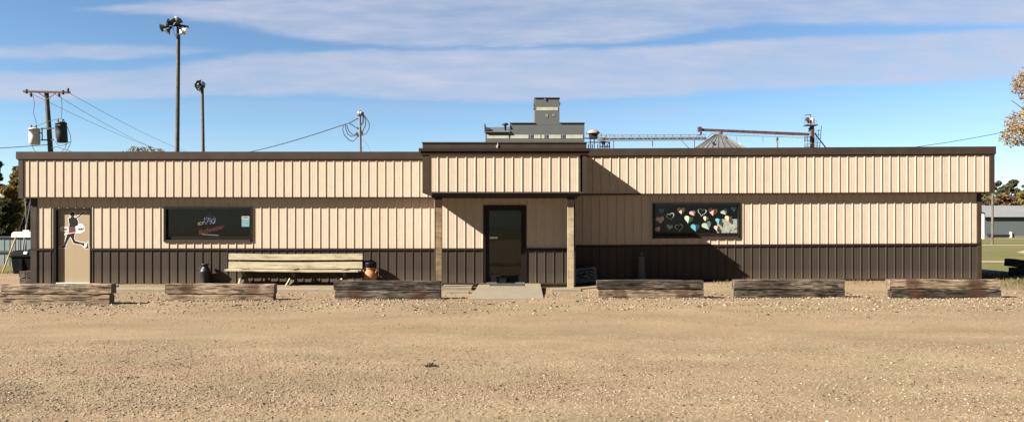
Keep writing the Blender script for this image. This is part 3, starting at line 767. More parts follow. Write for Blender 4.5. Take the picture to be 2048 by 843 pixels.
x0, x1 = X(1280 + 1182 / 7.664, W + .11), X(1280 + 1502 / 7.664, W + .11)
mb = MB(); mb.box(x0, x1, W + .115, W + .118, Z(390 + 583 / 7.664, W + .11), Z(390 + 366 / 7.664, W + .11)); bpart('paper_sheet', mb, 'paper', WRw)
# notice in the left window
x0, x1 = X(370 + 1180 / 10.54, W), X(370 + 1342 / 10.54, W)
def zz10(q): return Z(410 + q / 10.54, W)
mb = MB(); mb.box(x0, x1, GY, GY + .002, zz10(452), zz10(298)); bpart('notice', mb, 'bluepaper', WLw, 'blue sheet under a white open notice')
mb = MB(); mb.box(x0, x1, GY, GY + .002, zz10(297), zz10(232)); bpart('notice', mb, 'white', WLw, 'white notice with the word open')
mb = text_mb('OPEN', (x0 + x1) / 2, zz10(264), GY - .001, .066, width=1.05); bpart('lettering', mb, 'black', WLw)
# unlit tube sign hanging behind the left window
SY = W + .12
def q10(a, b_): return (X(370 + a / 10.54, SY), SY, Z(410 + b_ / 10.54, SY))
NS = thing('neon_sign', (q10(530, 640)[0], SY, q10(530, 640)[2]), 'unlit tube sign with ring emblem and red script inside the dark window', 'neon sign')
no = NS.location
M['tube_purple'] = mat_plain('purple_tube', (.26, .25, .48), .3); M['tube_red'] = mat_plain('red_tube', (.12, .018, .014), .35); M['tube_tan'] = mat_plain('pale_tube', (.36, .33, .22), .4)
mb = MB()
arc = [q10(525 + 118 * math.cos(t), 312 - 104 * math.sin(t)) for t in [math.radians(-50 + i * 10) for i in range(12)]]; mb.tube(arc, .007, 6)
arc = [q10(525 + 118 * math.cos(t), 312 - 104 * math.sin(t)) for t in [math.radians(118 + i * 10) for i in range(13)]]; mb.tube(arc, .007, 6)
for ln in ([(460, 372), (500, 290), (524, 232), (552, 300), (585, 385)], [(480, 262), (530, 300), (600, 300), (560, 340), (530, 405)], [(440, 300), (480, 250), (520, 182), (560, 240)], [(470, 350), (520, 330), (570, 350)], [(590, 260), (625, 330), (600, 380)]):
    mb.tube([q10(*p_) for p_ in ln], .006, 6)
mb.build('ring_emblem', 'tube_purple', NS, no)
c_ = q10(545, 515); text_mb('Budweiser', c_[0], c_[2], SY, .185, .3, math.radians(13), depth=.006, width=.9).build('script', 'tube_red', NS, no)
c_ = q10(335, 388); text_mb('ICY', c_[0], c_[2], SY, .11, .1, math.radians(10), depth=.005).build('lettering', 'tube_tan', NS, no)
mb = MB(); mb.bar(q10(355, 612), q10(710, 634), .02, .02); mb.build('rail', 'steel', NS, no)
for a, b_ in ((440, 260), (610, 260)):
    mb = MB(); mb.tube([q10(a, b_), q10(a, 60)], .002, 4); mb.build('hanging_chain', 'wire', NS, no)

# --- entrance door
ex0, ex1, ez0, ez1 = ed['x0'], ed['x1'], ed['z0'] + .015, ed['z1']
mb = MB(); fw = .055
mb.box(ex0, ex0 + fw, VY - .03, VY + .10, ez0, ez1); mb.box(ex1 - fw, ex1, VY - .03, VY + .10, ez0, ez1); mb.box(ex0 + fw, ex1 - fw, VY - .03, VY + .10, ez1 - .05, ez1)
ED = bpart('door', mb, 'bronze', None, 'dark glass entrance door under the porch')
mb = MB(); a0, a1, t = ex0 + fw + .004, ex1 - fw - .004, .085
mb.box(a0, a0 + t, VY + .03, VY + .075, ez0 + .02, ez1 - .056); mb.box(a1 - t, a1, VY + .03, VY + .075, ez0 + .02, ez1 - .056)
mb.box(a0 + t, a1 - t, VY + .03, VY + .075, ez1 - .056 - t, ez1 - .056); mb.box(a0 + t, a1 - t, VY + .03, VY + .075, ez0 + .02, ez0 + .19)
bpart('leaf_frame', mb, 'bronze', ED)
mb = MB(); mb.box(a0 + t - .01, a1 - t + .01, VY + .05, VY + .056, ez0 + .18, ez1 - .05 - t); bpart('pane', mb, 'glass', ED)
mb = MB(); mb.box(ex0 + fw, ex1 - fw, VY - .02, VY + .1, ez0 - .004, ez0 + .018); bpart('threshold', mb, 'steel', ED)
mb = MB()
hx, hz = X(1048, VY), Z(495, VY)
mb.box(hx - .03, hx + .03, VY + .02, VY + .0295, hz - .16, hz + .17); mb.tube([(hx, VY + .02, hz + .12), (hx, VY - .04, hz + .12), (hx, VY - .04, hz - .10), (hx, VY + .02, hz - .10)], .012, 8)
bpart('handle', mb, 'black', ED)
mb = MB(); mb.lathe((hx, VY + .018, hz), [(.016, 0), (.016, .012), (.008, .014)], 12, (0, -1, 0)); bpart('lock', mb, 'steel', ED)
mb = MB(); mb.box(X(978, VY), X(993, VY), VY + .044, VY + .0485, Z(429, VY), Z(420, VY)); bpart('sticker', mb, 'greystone', ED)
mb = MB(); mb.box(X(979, VY), X(995, VY), VY + .044, VY + .0485, Z(477, VY), Z(473, VY)); bpart('sticker', mb, 'white', ED)
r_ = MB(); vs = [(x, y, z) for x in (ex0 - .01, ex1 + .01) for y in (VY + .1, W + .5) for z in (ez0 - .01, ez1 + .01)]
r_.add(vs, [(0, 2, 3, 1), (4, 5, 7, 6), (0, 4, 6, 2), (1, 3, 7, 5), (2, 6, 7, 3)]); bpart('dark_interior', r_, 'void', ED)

# door mat and the black box by the door
rs = (.118 - .035) / (18.93 - 15.6)
def rz(y): return .035 + (y - 15.6) * rs
mb = MB(); x0, x1 = X(979, 18.4), X(1049, 18.4)
n = 3
for i in range(n):
    a, b_ = x0 + (x1 - x0) * i / n, x0 + (x1 - x0) * (i + 1) / n - .008
    mb.add([(a, 18.28, rz(18.28) + .001), (b_, 18.28, rz(18.28) + .001), (b_, 18.8, rz(18.8) + .001), (a, 18.8, rz(18.8) + .001),
            (a, 18.28, rz(18.28) + .016), (b_, 18.28, rz(18.28) + .016), (b_, 18.8, rz(18.8) + .016), (a, 18.8, rz(18.8) + .016)],
           [(4, 5, 6, 7), (0, 1, 5, 4), (1, 2, 6, 5), (2, 3, 7, 6), (3, 0, 4, 7), (3, 2, 1, 0)])
dm = mb.build('door_mat', 'mat', None, (0, 18.5, rz(18.5))); tag(dm, 'dark grey ribbed rubber mat lying before the glass door', 'door mat')
bx = X(1003, 18.9); BT = thing('boot_tray', (bx, 18.9, rz(18.9)), 'small black box standing against the foot of the glass door', 'box')
mb = MB(); mb.add([(bx - .115, 18.83, .13), (bx + .115, 18.83, .13), (bx + .125, 18.98, .14), (bx - .125, 18.98, .14), (bx - .125, 18.83, .265), (bx + .125, 18.83, .265), (bx + .13, 18.99, .265), (bx - .13, 18.99, .265)],
                  [(0, 1, 5, 4), (1, 2, 6, 5), (2, 3, 7, 6), (3, 0, 4, 7), (3, 2, 1, 0), (4, 5, 6, 7)]); mb.build('body', 'black', BT, BT.location)
mb = MB(); mb.box(bx - .14, bx + .14, 18.82, 19.0, .266, .28); mb.build('lid', 'blackplastic', BT, BT.location)

# ------------------------------------------------------------------ railroad ties
def tie_mesh(L, h, d, seed):
    r = random.Random(seed); n = 26; mb = MB()
    prof = [(-.5, -.5 + .08), (-.5 + .06, -.5), (.5 - .05, -.5), (.5, -.5 + .06), (.5, .5 - .09), (.5 - .08, .5), (-.5 + .09, .5), (-.5, .5 - .08)]
    vs = []
    for i in range(n + 1):
        x = -L / 2 + L * i / n
        if i == 0: x += r.uniform(0, .015)
        wear = .55 if i in (0, n) else 1.0
        for j, (a, b_) in enumerate(prof):
            q = .014 * mnoise.noise((x * 1.6 + seed * 3.1, j * .7, seed)) + .007 * mnoise.noise((x * 7 + seed, j * 1.3, 2))
            ee = (1 - .04 * r.random()) if i in (0, n) else 1
            top = .010 * mnoise.noise((x * 3, seed * 2.2, 7)) if b_ > .3 else 0
            vs.append((x, (a * d + (q if a < 0 else -q)) * ee, (b_ * h + q * .7 + top) * ee))
    k = len(prof); fs = []
    for i in range(n):
        for j in range(k): fs.append((i * k + j, (i + 1) * k + j, (i + 1) * k + (j + 1) % k, i * k + (j + 1) % k))
    mb.add(vs, fs); mb.add(vs[:k], [tuple(range(k))]); mb.add(vs[-k:], [tuple(range(k))[::-1]])
    return mb
stacks = [  # px0, px1 for the upper tie, px0, px1 for the lower, base y, rows' top y, rotation, materials, labels
    (2, 221, -14, 217, 607.5, 588, 567.5, 1.2, 'tie1', 'tie1', 'brown upper tie of the stack in front of the beige side door', 'pale brown lower tie of the stack in front of the beige side door'),
    (330, 548, 331, 546, 600, 587.5, 567, .4, 'tie1r', 'tie1', 'grey upper tie with two rust patches standing before the milk can', 'pale bottom tie half sunk in gravel before the milk can'),
    (666, 881, 669, 881, 597.5, 579.5, 560.5, 0, 'tie2', 'tie0r', 'dark upper tie of the stack between terracotta pot and porch post', 'rust patched lower tie of the stack between terracotta pot and porch post'),
    (1194, 1407, 1196, 1408, 595.5, 577.5, 559.5, .3, 'tie2', 'tie1r', 'crumbling black faced upper tie before the little lighthouse', 'tan lower tie with rust patches before the little lighthouse'),
    (1468, 1689, 1472, 1690, 594.5, 578.5, 558.5, 0, 'tie0', 'tie2', 'cracked grey upper tie of the stack below the right end of the hearts window', 'smooth dark brown lower tie below the right end of the hearts window'),
    (1780, 2001, 1784, 2002, 595, 578.5, 558.5, -.5, 'tie1r', 'tie2r', 'pale upper tie with two rust patches at the right corner of the building', 'dark lower tie with rusty ends at the right corner of the building')]
for i, (a0, a1, b0, b1, yb, ym, yt, ro, mu, ml, lu, ll) in enumerate(stacks):
    D = F * (EYE - .02) / (yb - HY)
    dep = .2
    zb, zm, zt = Z(yb, D), Z(ym, D), Z(yt, D)
    for (p0, p1, za, zb_, mt, lab, sd_, yo) in ((b0, b1, zb - .03, zm - .004, ml, ll, 2 * i + 1, 0), (a0, a1, zm, zt - .003, mu, lu, 2 * i + 2, random.uniform(-.015, .01))):
        L = X(p1, D) - X(p0, D)
        o = tie_mesh(L, zb_ - za, dep, sd_).build('railroad_tie', mt)
        o.location = ((X(p0, D) + X(p1, D)) / 2, D + dep / 2 + yo, (za + zb_) / 2)
        o.rotation_euler = (0, math.radians(random.uniform(-.25, .25)), math.radians(ro))
        tag(o, lab, 'railroad tie', 'railroad ties lying as parking stops')
# ties end-on beside the left wall; the inner pair's shade is in its darker wood
for i, (ox, oz, mt, lab) in enumerate(((-13.445, .10, 'tie0', 'lower outer tie seen end on beside the left corner of the building'), (-13.45, .275, 'tie0', 'upper outer tie seen end on beside the left corner of the building'),
                                       (-13.27, .10, 'tie2', 'lower inner tie seen end on against the left corner of the building'), (-13.265, .275, 'tie2', 'upper inner tie seen end on against the left corner of the building'))):
    o = tie_mesh(2.3, .17, .165, 30 + i).build('railroad_tie', mt); o.location = (ox, 21.45 + random.uniform(-.03, .03), oz - .01); o.rotation_euler = (0, 0, math.radians(90))
    tag(o, lab, 'railroad tie', 'railroad ties piled beside the left wall')
# dark pair in the shade beyond the right corner
o = tie_mesh(2.2, .34, .26, 41).build('railroad_tie', 'tie2'); o.location = (X(2022, 23.6) + 1.1, 23.6, .12); tag(o, 'dark lower tie lying in the shade past the right corner', 'railroad tie', 'ties in the shade on the right')
o = tie_mesh(2.3, .24, .26, 42).build('railroad_tie', 'tie2'); o.location = (X(2015, 23.5) + 1.15, 23.55, .33); o.rotation_euler = (0, math.radians(6.5), 0); tag(o, 'dark tilted upper tie lying in the shade past the right corner', 'railroad tie', 'ties in the shade on the right')

# ------------------------------------------------------------------ bench
by = 19.72
BE = thing('bench', (X(588, by), by, .02), 'long weathered plank bench standing along the brown wainscot', 'bench'); bo = BE.location
def plank(p0, p1, yt, yb, d, thick, sl=0.0):
    mb = MB(); x0, x1 = X(p0, d), X(p1, d); za, zb = Z(yb, d), Z(yt, d); n = 14; vs = []
    for i in range(n + 1):
        x = x0 + (x1 - x0) * i / n; q = sl * (i / n) + .006 * mnoise.noise((x * .9, yt, 1)) - .012 * math.sin(math.pi * i / n)
        for dy, z in ((0, za), (0, zb), (thick, zb), (thick, za)): vs.append((x, d + dy, z + q))
    fs = [(4 * i + j, 4 * i + (j + 1) % 4, 4 * i + 4 + (j + 1) % 4, 4 * i + 4 + j) for i in range(n) for j in range(4)]
    fs = [f[::-1] for f in fs]
    mb.add(vs, fs + [(0, 1, 2, 3), (4 * n + 3, 4 * n + 2, 4 * n + 1, 4 * n)])
    return mb
bx_ = [None]
plank(457, 725, 506.5, 518.5, by + .22, .04).build('back_plank', 'bench', BE, bo)
plank(457, 724.5, 522.8, 536.3, by + .20, .04).build('back_plank', 'bench', BE, bo)
mb = MB()
for k in range(2):
    d0 = by - .24 + k * .21; mb2 = plank(449 if k == 0 else 452, 716 if k == 0 else 721, 538.2 - .6 * k, 541.4 - .6 * k, d0, .19, -.028); mb2.build('seat_plank', 'bench', BE, bo)
for i, px in enumerate((489, 588, 690)):
    x = X(px, by); mb = MB()
    mb.bar((x, by + .288, Z(508, by + .2)), (x, by + .288, .40), .09, .045, (0, 1, 0))
    mb.bar((x, by + .16, .43), (x - .03, by - .20, .0), .09, .05, (0, 1, 0)); mb.bar((x, by - .18, .43), (x + .02, by + .22, .0), .09, .05, (0, 1, 0))
    mb.bar((x + .052, by - .22, .405), (x + .052, by + .2, .405), .045, .09)
    mb.build('leg', 'benchshaded', BE, bo)
    mb = MB(); mb.bar((x - .05, by - .19, .20), (x - .14 if i == 1 else x - .06, by - .30, -.01), .04, .03); mb.build('brace', 'bench', BE, bo)
# milk can
MC = thing('milk_can', (X(410, 19.91), 19.91, .02), 'old black metal milk can standing by the wall left of the bench', 'milk can'); mo = MC.location
mb = MB(); mb.lathe(mo, [(.132, 0), (.140, .01), (.137, .03), (.137, .33), (.141, .34), (.136, .36), (.110, .41), (.082, .45), (.075, .47)], 28); mb.build('body', 'can', MC, mo)
mb = MB(); mb.lathe(mo, [(.076, .471), (.078, .52), (.098, .525), (.100, .545), (.085, .555), (.03, .56)], 28); mb.build('lid', 'can', MC, mo)
for s_ in (-1, 1):
    mb = MB(); c = Vector(mo); mb.tube([c + Vector((s_ * q[0], 0, q[1])) for q in ((.132, .35), (.165, .38), (.165, .42), (.105, .43))], .010, 8); mb.build('handle', 'can', MC, mo)
# terracotta chiminea
CH = thing('chiminea', (X(740.5, 19.86), 19.86, .02), 'terracotta garden stove with black collar standing right of the bench', 'chiminea'); c0 = CH.location
mb = MB(); mb.lathe(c0, [(.10, 0), (.115, .02), (.105, .05), (.155, .10), (.178, .17), (.175, .25), (.150, .32), (.115, .36), (.098, .40), (.105, .43), (.118, .435), (.118, .452), (.10, .455)], 30); mb.build('body', 'terracotta', CH, c0)
mb = MB(); mb.lathe(c0 + Vector((-.008, 0, 0)), [(.118, .456), (.125, .46), (.122, .56), (.128, .585), (.112, .59)], 26); mb.build('collar', 'black', CH, c0)
ax = Vector((-.42, -.88, .1)).normalized(); mc = c0 + Vector((-.052, -.120, .135))
mb = MB(); mb.tube([mc + (Vector((.9, -.42, 0)).normalized() * math.cos(t) * .088 + Vector((0, 0, 1)) * math.sin(t) * .080) + ax * .035 for t in [i * math.pi / 9 - .2 for i in range(11)]], .013, 8)
mb.build('mouth_rim', 'terracotta', CH, c0)
mb = MB(); mb.lathe(mc, [(.088, -.04), (.084, .038)], 22, ax); mb.build('mouth', 'void', CH, c0)
for s_ in (-1, 1):
    mb = MB(); mb.tube([c0 + Vector((s_ * .135, -.03, .30)), c0 + Vector((s_ * .165, -.045, .345)), c0 + Vector((s_ * .178, -.05, .40))], [.028, .02, .008], 8); mb.build('lug', 'terracotta', CH, c0)
# small lighthouse ornament
LH = thing('lighthouse_ornament', (X(1283, 19.8), 19.8, .08), 'small grey lighthouse ornament standing in the shade against the wainscot', 'garden ornament'); c0 = LH.location
mb = MB(); mb.lathe(c0, [(.125, 0), (.125, .05), (.108, .06), (.082, .64), (.084, .66)], 20); mb.build('tower', 'greystone', LH, c0)
mb = MB(); mb.lathe(c0, [(.085, .661), (.118, .685), (.118, .705), (.05, .71)], 20); mb.build('gallery', 'greystone', LH, c0)
mb = MB(); mb.lathe(c0, [(.048, .711), (.048, .765), (.054, .77), (.03, .80), (.012, .815), (.010, .83)], 16); mb.build('lantern', 'greystone', LH, c0)
# white board with a painted drawing, leaning by the porch post
d = 19.6
BD = thing('painted_board', (X(1171, d), d, .06), 'white board with black swirling drawing leaning in the shade by the porch post', 'sign'); c0 = BD.location
def bd(px, py, off=0.0):
    t = (566 - py) / 30.0
    return (X(px, d), d + .10 * t - off, Z(py, d))
mb = MB(); f4 = [bd(1146, 538), bd(1193, 533), bd(1194.5, 562.5), bd(1147, 567)]
mb.add([f4[3], f4[2], f4[1], f4[0]] + [(p[0], p[1] + .02, p[2]) for p in (f4[3], f4[2], f4[1], f4[0])], [(0, 1, 2, 3), (7, 6, 5, 4), (0, 4, 5, 1), (1, 5, 6, 2), (2, 6, 7, 3), (3, 7, 4, 0)])
mb.build('panel', 'board', BD, c0)
mb = MB()
for ln in ([(1156, 546), (1162, 541), (1170, 542), (1168, 548), (1160, 552)], [(1170, 540), (1178, 539), (1186, 540), (1190, 543)], [(1166, 551), (1172, 547), (1178, 548), (1182, 553), (1188, 551)], [(1158, 556), (1163, 553), (1169, 556), (1176, 557)], [(1175, 543), (1181, 545), (1189, 547)], [(1180, 556), (1186, 557), (1189, 554)], [(1154, 552), (1157, 549), (1163, 548)]):
    mb.tube([bd(a, b_, .004) for a, b_ in ln], [.010] + [.016] * (len(ln) - 2) + [.008], 6)
mb.build('drawing', 'black', BD, c0)
mb = MB(); mb.box(X(1152, d), X(1190, d), d + .03, d + .12, .02, .11); mb.build('foot', 'tie2', BD, c0)  # dark block standing in for the shadow below the board
# dead weed clump
cx, cy = X(862, 8.05), 8.05
mb = MB(); rr = random.Random(3)
for i in range(70):
    a = rr.uniform(0, 6.28); q = rr.random() ** .7; px, py = cx + math.cos(a) * .085 * q, cy + math.sin(a) * .05 * q; h = rr.uniform(.008, .045) * (1.2 - q); z = gz(px, py)
    b2 = rr.uniform(0, 6.28); l = rr.uniform(.015, .04); w = rr.uniform(.004, .010); dx, dy = math.cos(b2) * l, math.sin(b2) * l
    mb.add([(px, py, z + h * .3), (px + dx * .5 - dy * w / l, py + dy * .5 + dx * w / l, z + h), (px + dx, py + dy, z + h * .55), (px + dx * .5 + dy * w / l, py + dy * .5 - dx * w / l, z + h * .8)], [(0, 1, 2, 3)])
M['deadleaf'] = mat_island('dead_leaf', [(.012, .011, .008), (.03, .026, .016), (.016, .016, .012), (.06, .05, .03)], .9)
tag(mb.build('weed_clump', 'deadleaf', None, (cx, cy, gz(cx, cy))), 'small dark clump of dead weeds alone on the open gravel', 'weed')
# pale rock on the gravel at the end of the left stack
stn = MB(); c = (X(233, 18.9), 18.9, .05); stn.lathe(c, [(.03, -.05), (.06, -.02), (.065, .01), (.045, .035), (.015, .05)], 9, smooth=False); tag(stn.build('rock', 'cream', None, c), 'fist sized pale rock at the wall foot behind the leftmost ties', 'rock')

# ------------------------------------------------------------------ plants
def leaf_cloud(centres, n, size, jitter=1.0, droop=0.0):
    """centres: (x, y, z, rx, ry, rz); returns quad verts + faces"""
    cs = np.array(centres, float); vol = cs[:, 3] * cs[:, 4] * cs[:, 5]
    idx = rng.choice(len(cs), n, p=vol ** .8 / (vol ** .8).sum())
    dv = rng.normal(size=(n, 3)); dv /= np.linalg.norm(dv, axis=1)[:, None]
    rad = rng.uniform(.25, 1.0, n) ** .5 * rng.uniform(.85, 1.12, n)
    p = cs[idx, :3] + dv * cs[idx, 3:] * rad[:, None]
    a = rng.normal(size=(n, 3)); a /= np.linalg.norm(a, axis=1)[:, None]
    b_ = np.cross(a, rng.normal(size=(n, 3))); b_ /= np.linalg.norm(b_, axis=1)[:, None]
    s_ = size * rng.uniform(.5, 1.3, n)[:, None]
    q = np.stack([p - a * s_, p + b_ * s_ * .55, p + a * s_, p - b_ * s_ * .55], 1)
    return q.reshape(-1, 3), np.arange(n * 4)
def tree(name, base, h, centres, n, size, mat, label, cat='tree', group=None, trunk_r=.2, wood='polewood', limbs=True):
    t = thing(name, base, label, cat, group); B = Vector(base)
    vs, fs = leaf_cloud(centres, n, size); np_mesh('crown', vs - np.array(base), fs, 4, mat, t)
    mb = MB(); top = B + Vector((0, 0, h * .75)); mb.tube([B - Vector((0, 0, .1)), B + Vector((.05, 0, h * .3)), top], [trunk_r, trunk_r * .75, trunk_r * .25], 8)
    if limbs:
        for c in centres[::max(1, len(centres) // 14)]:
            e = Vector(c[:3]); s0 = B + Vector((0, 0, max(h * .2, min(h * .7, (e.z - B.z) * .6))))
            mb.tube([s0, s0.lerp(e, .55) + Vector((0, 0, .03 * h)), e], [trunk_r * .4, trunk_r * .22, trunk_r * .06], 6)
    mb.build('trunk', wood, t, base)
    return t
M['lf_dark'] = mat_island('dark_green_leaf', [(.024, .034, .014), (.05, .066, .026), (.085, .10, .038), (.065, .06, .025)], trans=.25)
M['lf_olive'] = mat_island('olive_leaf', [(.085, .085, .028), (.17, .135, .042), (.24, .17, .055), (.12, .11, .036)], trans=.35)
M['lf_rust'] = mat_island('russet_leaf', [(.16, .105, .04), (.26, .165, .055), (.32, .21, .07), (.16, .125, .045)], trans=.35)
M['lf_gold'] = mat_island('gold_leaf', [(.16, .12, .03), (.25, .19, .05), (.12, .11, .04), (.30, .22, .07)], trans=.2)
M['lf_green'] = mat_island('mid_green_leaf', [(.03, .045, .016), (.06, .075, .026), (.09, .10, .04), (.05, .055, .025)], trans=.2)
M['lf_orange'] = mat_island('autumn_orange_leaf', [(.20, .105, .038), (.33, .19, .06), (.42, .27, .10), (.21, .14, .065), (.44, .32, .16), (.16, .10, .055)], trans=.3)
M['lf_brown'] = mat_island('brown_leaf', [(.13, .10, .05), (.24, .18, .09), (.19, .16, .07), (.32, .23, .11)], trans=.35)
def crown(px, ytop, ybot, wpx, d, k, seed, shape='round'):
    r = random.Random(seed); out = []
    cx, zt, zb, w = X(px, d), Z(ytop, d), max(.3, Z(ybot, d)), wpx / F * d
    for i in range(k):
        t = (i + .5) / k; z = zb + (zt - zb) * t
        if shape == 'cone': rad = w / 2 * (1.05 - t) 
        else: rad = w / 2 * math.sqrt(max(.05, 1 - (2 * t - 1) ** 2))
        a = r.uniform(0, 6.283); q = r.uniform(.25, .85)
        s_ = w * r.uniform(.13, .22) * (1 if shape == 'round' else (1.25 - t))
        z = min(z, zt - s_ * .7)
        out.append((cx + math.cos(a) * rad * q, d + math.sin(a) * rad * q, z, s_ * 1.15, s_ * 1.1, s_ * r.uniform(.6, .9)))
    out.append((cx, d, zt - w * .07, w * .07, w * .07, w * .09))
    return out
for (px, yt, yb, w, d, mt, n, size, shape, lab) in (
        (-24, 318, 505, 66, 52, 'lf_dark', 9500, .17, 'round', 'tall dark green tree at the far left behind the building'),
        (46, 333, 505, 60, 56, 'lf_olive', 9500, .17, 'round', 'olive brown autumn tree rising beside the left building corner'),
        (16, 372, 508, 44, 46, 'lf_rust', 5200, .14, 'round', 'lower russet tree in front of the dark green tree at left'),
        (8, 402, 510, 40, 43, 'lf_dark', 5200, .14, 'round', 'low dark bushy tree behind the blue grey fence at left')):
    base = (X(px, d), d, -.06)
    tree('broadleaf_tree', base, Z(yt, d), crown(px, yt, yb, w, d, 54, int(px + 100), shape), n, size, mat=mt, label=lab, group='trees at the left')
d = 90.0
cs = [(X(a, d), d + o, Z(b_, d), .75, .8, .55) for a, b_, o in ((268, 301, 0), (281, 302, .5), (299, 301.5, -.4), (311, 304, .6), (322, 306, 0), (258, 309, 0), (290, 310, 0), (305, 314, 0), (275, 316, .5), (330, 316, .3))] + crown(292, 306, 420, 92, d, 18, 5)
tree('broadleaf_tree', (X(292, d), d, -.06), 11, cs, 5200, .16, 'lf_brown', 'brown tree top just showing over the roof left of the light poles', group='trees at the left')
M['lf_farbrown'] = mat_island('far_brown_leaf', [(.05, .038, .025), (.10, .072, .042), (.13, .095, .05), (.08, .065, .035)], trans=.15)
M['lf_farrust'] = mat_island('far_russet_leaf', [(.07, .038, .022), (.14, .075, .04), (.17, .10, .05), (.09, .065, .035)], trans=.15)
M['lf_fargreen'] = mat_island('far_green_leaf', [(.028, .035, .018), (.06, .068, .03), (.085, .085, .036), (.05, .05, .026)], trans=.15)
trees_r = [(1972, 366, 30, 205, 'lf_farbrown', 'brown tree behind the barn, half hidden by the building corner'), (1996, 362, 34, 210, 'lf_fargreen', 'round green tree behind the barn right of the wooden pole'),
           (2022, 360, 40, 215, 'lf_fargreen', 'tall dark green tree behind the barn roof'), (2012, 388, 40, 190, 'lf_farrust', 'low russet tree just above the barn roof'),
           (2046, 384, 34, 192, 'lf_gold', 'yellow green tree above the barn at the right edge'), (2062, 363, 40, 212, 'lf_fargreen', 'tall green tree behind the yellow tree at the right edge'),
           (1984, 392, 34, 194, 'lf_farbrown', 'low brown bushes above the barn behind the wooden pole')]
for i, (px, yt, w, d, mt, lab) in enumerate(trees_r):
    tree('broadleaf_tree', (X(px, d), d, -.06), Z(yt, d) * .9, crown(px, yt, 440, w, d, 26, 40 + i), 2600, .42, mt, lab, group='trees behind the barn')
# far wood along the horizon behind the field
cs = [(x_, 300 + random.uniform(-8, 8), random.uniform(1.2, 4.6), random.uniform(5, 9), 4, random.uniform(1.6, 2.6)) for x_ in np.arange(-330, 330, 4.5)]
vs, fs = leaf_cloud(cs, 22000, .75); tag(np_mesh('far_woods', vs, fs, 4, 'lf_fargreen'), 'low dark line of woods far off along the horizon', 'woods', kind='stuff')
# autumn tree reaching in from the right
d = 27.0; r = random.Random(12)
base = (X(2165, d), d, -.06); cs = []
pts_in = [(2046, 152, 12), (2040, 163, 12), (2050, 172, 14), (2030, 195, 9), (2022, 200, 6), (2042, 204, 10), (2052, 190, 14), (2048, 214, 10), (2046, 240, 7), (2044, 252, 9), (2034, 258, 8), (2023, 266, 7), (2015, 271, 4), (2040, 268, 9), (2034, 276, 5), (2036, 285, 4), (2048, 262, 10)]
for a, b_, s_ in pts_in:
    q = s_ * .72 / F * d; cs.append((X(a + 9, d), d + r.uniform(-.3, .3), Z(b_, d), q * .95, q * 1.4, q * .8))
for i in range(80):
    a = r.uniform(2096, 2320); b_ = r.uniform(70, 330); q = r.uniform(18, 32) / F * d
    cs.append((X(a, d), d + r.uniform(-2.0, 2.0), Z(b_, d), q, q * 1.1, q * .8))
AT = tree('autumn_tree', base, 7.5, cs, 52000, .046, 'lf_orange', 'orange leaved autumn tree reaching into the sky at the right edge', trunk_r=.22, limbs=False)
mb = MB(); B = Vector(base)
for a, b_, s_ in pts_in[::2] + pts_in[-6:]:
    e = Vector(P(a, b_, d)); s0 = B + Vector((0, 0, e.z * .62)); mb.tube([s0, s0.lerp(e, .5) + Vector((0, 0, .25)), e], [.07, .035, .008], 6)
for c in cs[len(pts_in)::3]:
    e = Vector(c[:3]); s0 = B + Vector((0, 0, e.z * .6)); mb.tube([s0, s0.lerp(e, .5) + Vector((0, 0, .2)), e], [.07, .035, .008], 6)
mb.build('branches', 'polewood', AT, base)
# grass blades and weeds by the right corner and at the wall foot
n = 5200
gx = np.concatenate([rng.uniform(11.2, 17, n), rng.uniform(5.2, 12.8, 900), rng.uniform(-17.5, -13.6, 500)])
gy = np.concatenate([18.0 + rng.uniform(0, 1, n) ** 1.2 * 7 + rng.normal(0, .4, n), 19.2 + rng.normal(0, .5, 900).clip(-1.2, .7), rng.uniform(24.8, 26.5, 500)])
tg = [(rng.uniform(X(p0, 15.7), X(p1, 15.7) + .3), F * (EYE - .02) / (yb_ - HY) + rng.normal(.05, .16)) for p0, p1, yb_ in ((0, 220, 607), (330, 548, 600), (668, 881, 597.5), (1194, 1410, 595.5), (1468, 1700, 594.5), (1784, 2040, 595)) for _ in range(150)]
gx = np.concatenate([gx, [q_[0] for q_ in tg]]); gy = np.concatenate([gy, [q_[1] for q_ in tg]])
ok = ~((gx < 13.0) & (gx > -13.3) & (gy > 19.95)); gx, gy = gx[ok], gy[ok]; n = len(gx)
hh = rng.uniform(.02, .09, n) * np.where(gy < 16.9, .6, 1.0); az = rng.uniform(0, 6.283, n); wd_ = rng.uniform(.004, .010, n)
gzv = np.array([gz(a, b_) if b_ < 25.9 else -.06 for a, b_ in zip(gx, gy)])
ln = rng.normal(0, .035, (n, 2))
q = np.zeros((n, 4, 3)); dx, dy = np.cos(az) * wd_, np.sin(az) * wd_
q[:, 0] = np.stack([gx - dx, gy - dy, gzv - .005], 1); q[:, 1] = np.stack([gx + dx, gy + dy, gzv - .005], 1)
q[:, 2] = np.stack([gx + dx * .3 + ln[:, 0], gy + dy * .3 + ln[:, 1], gzv + hh], 1); q[:, 3] = np.stack([gx - dx * .3 + ln[:, 0], gy - dy * .3 + ln[:, 1], gzv + hh * .95], 1)
M['blade'] = mat_island('grass_blade', [(.07, .075, .02), (.14, .12, .045), (.26, .20, .10), (.10, .095, .035), (.30, .24, .13)], trans=.2)
tag(np_mesh('grass', q.reshape(-1, 3), np.arange(n * 4), 4, 'blade'), 'thin dry grass around the right corner and wall foot', 'grass', kind='stuff')

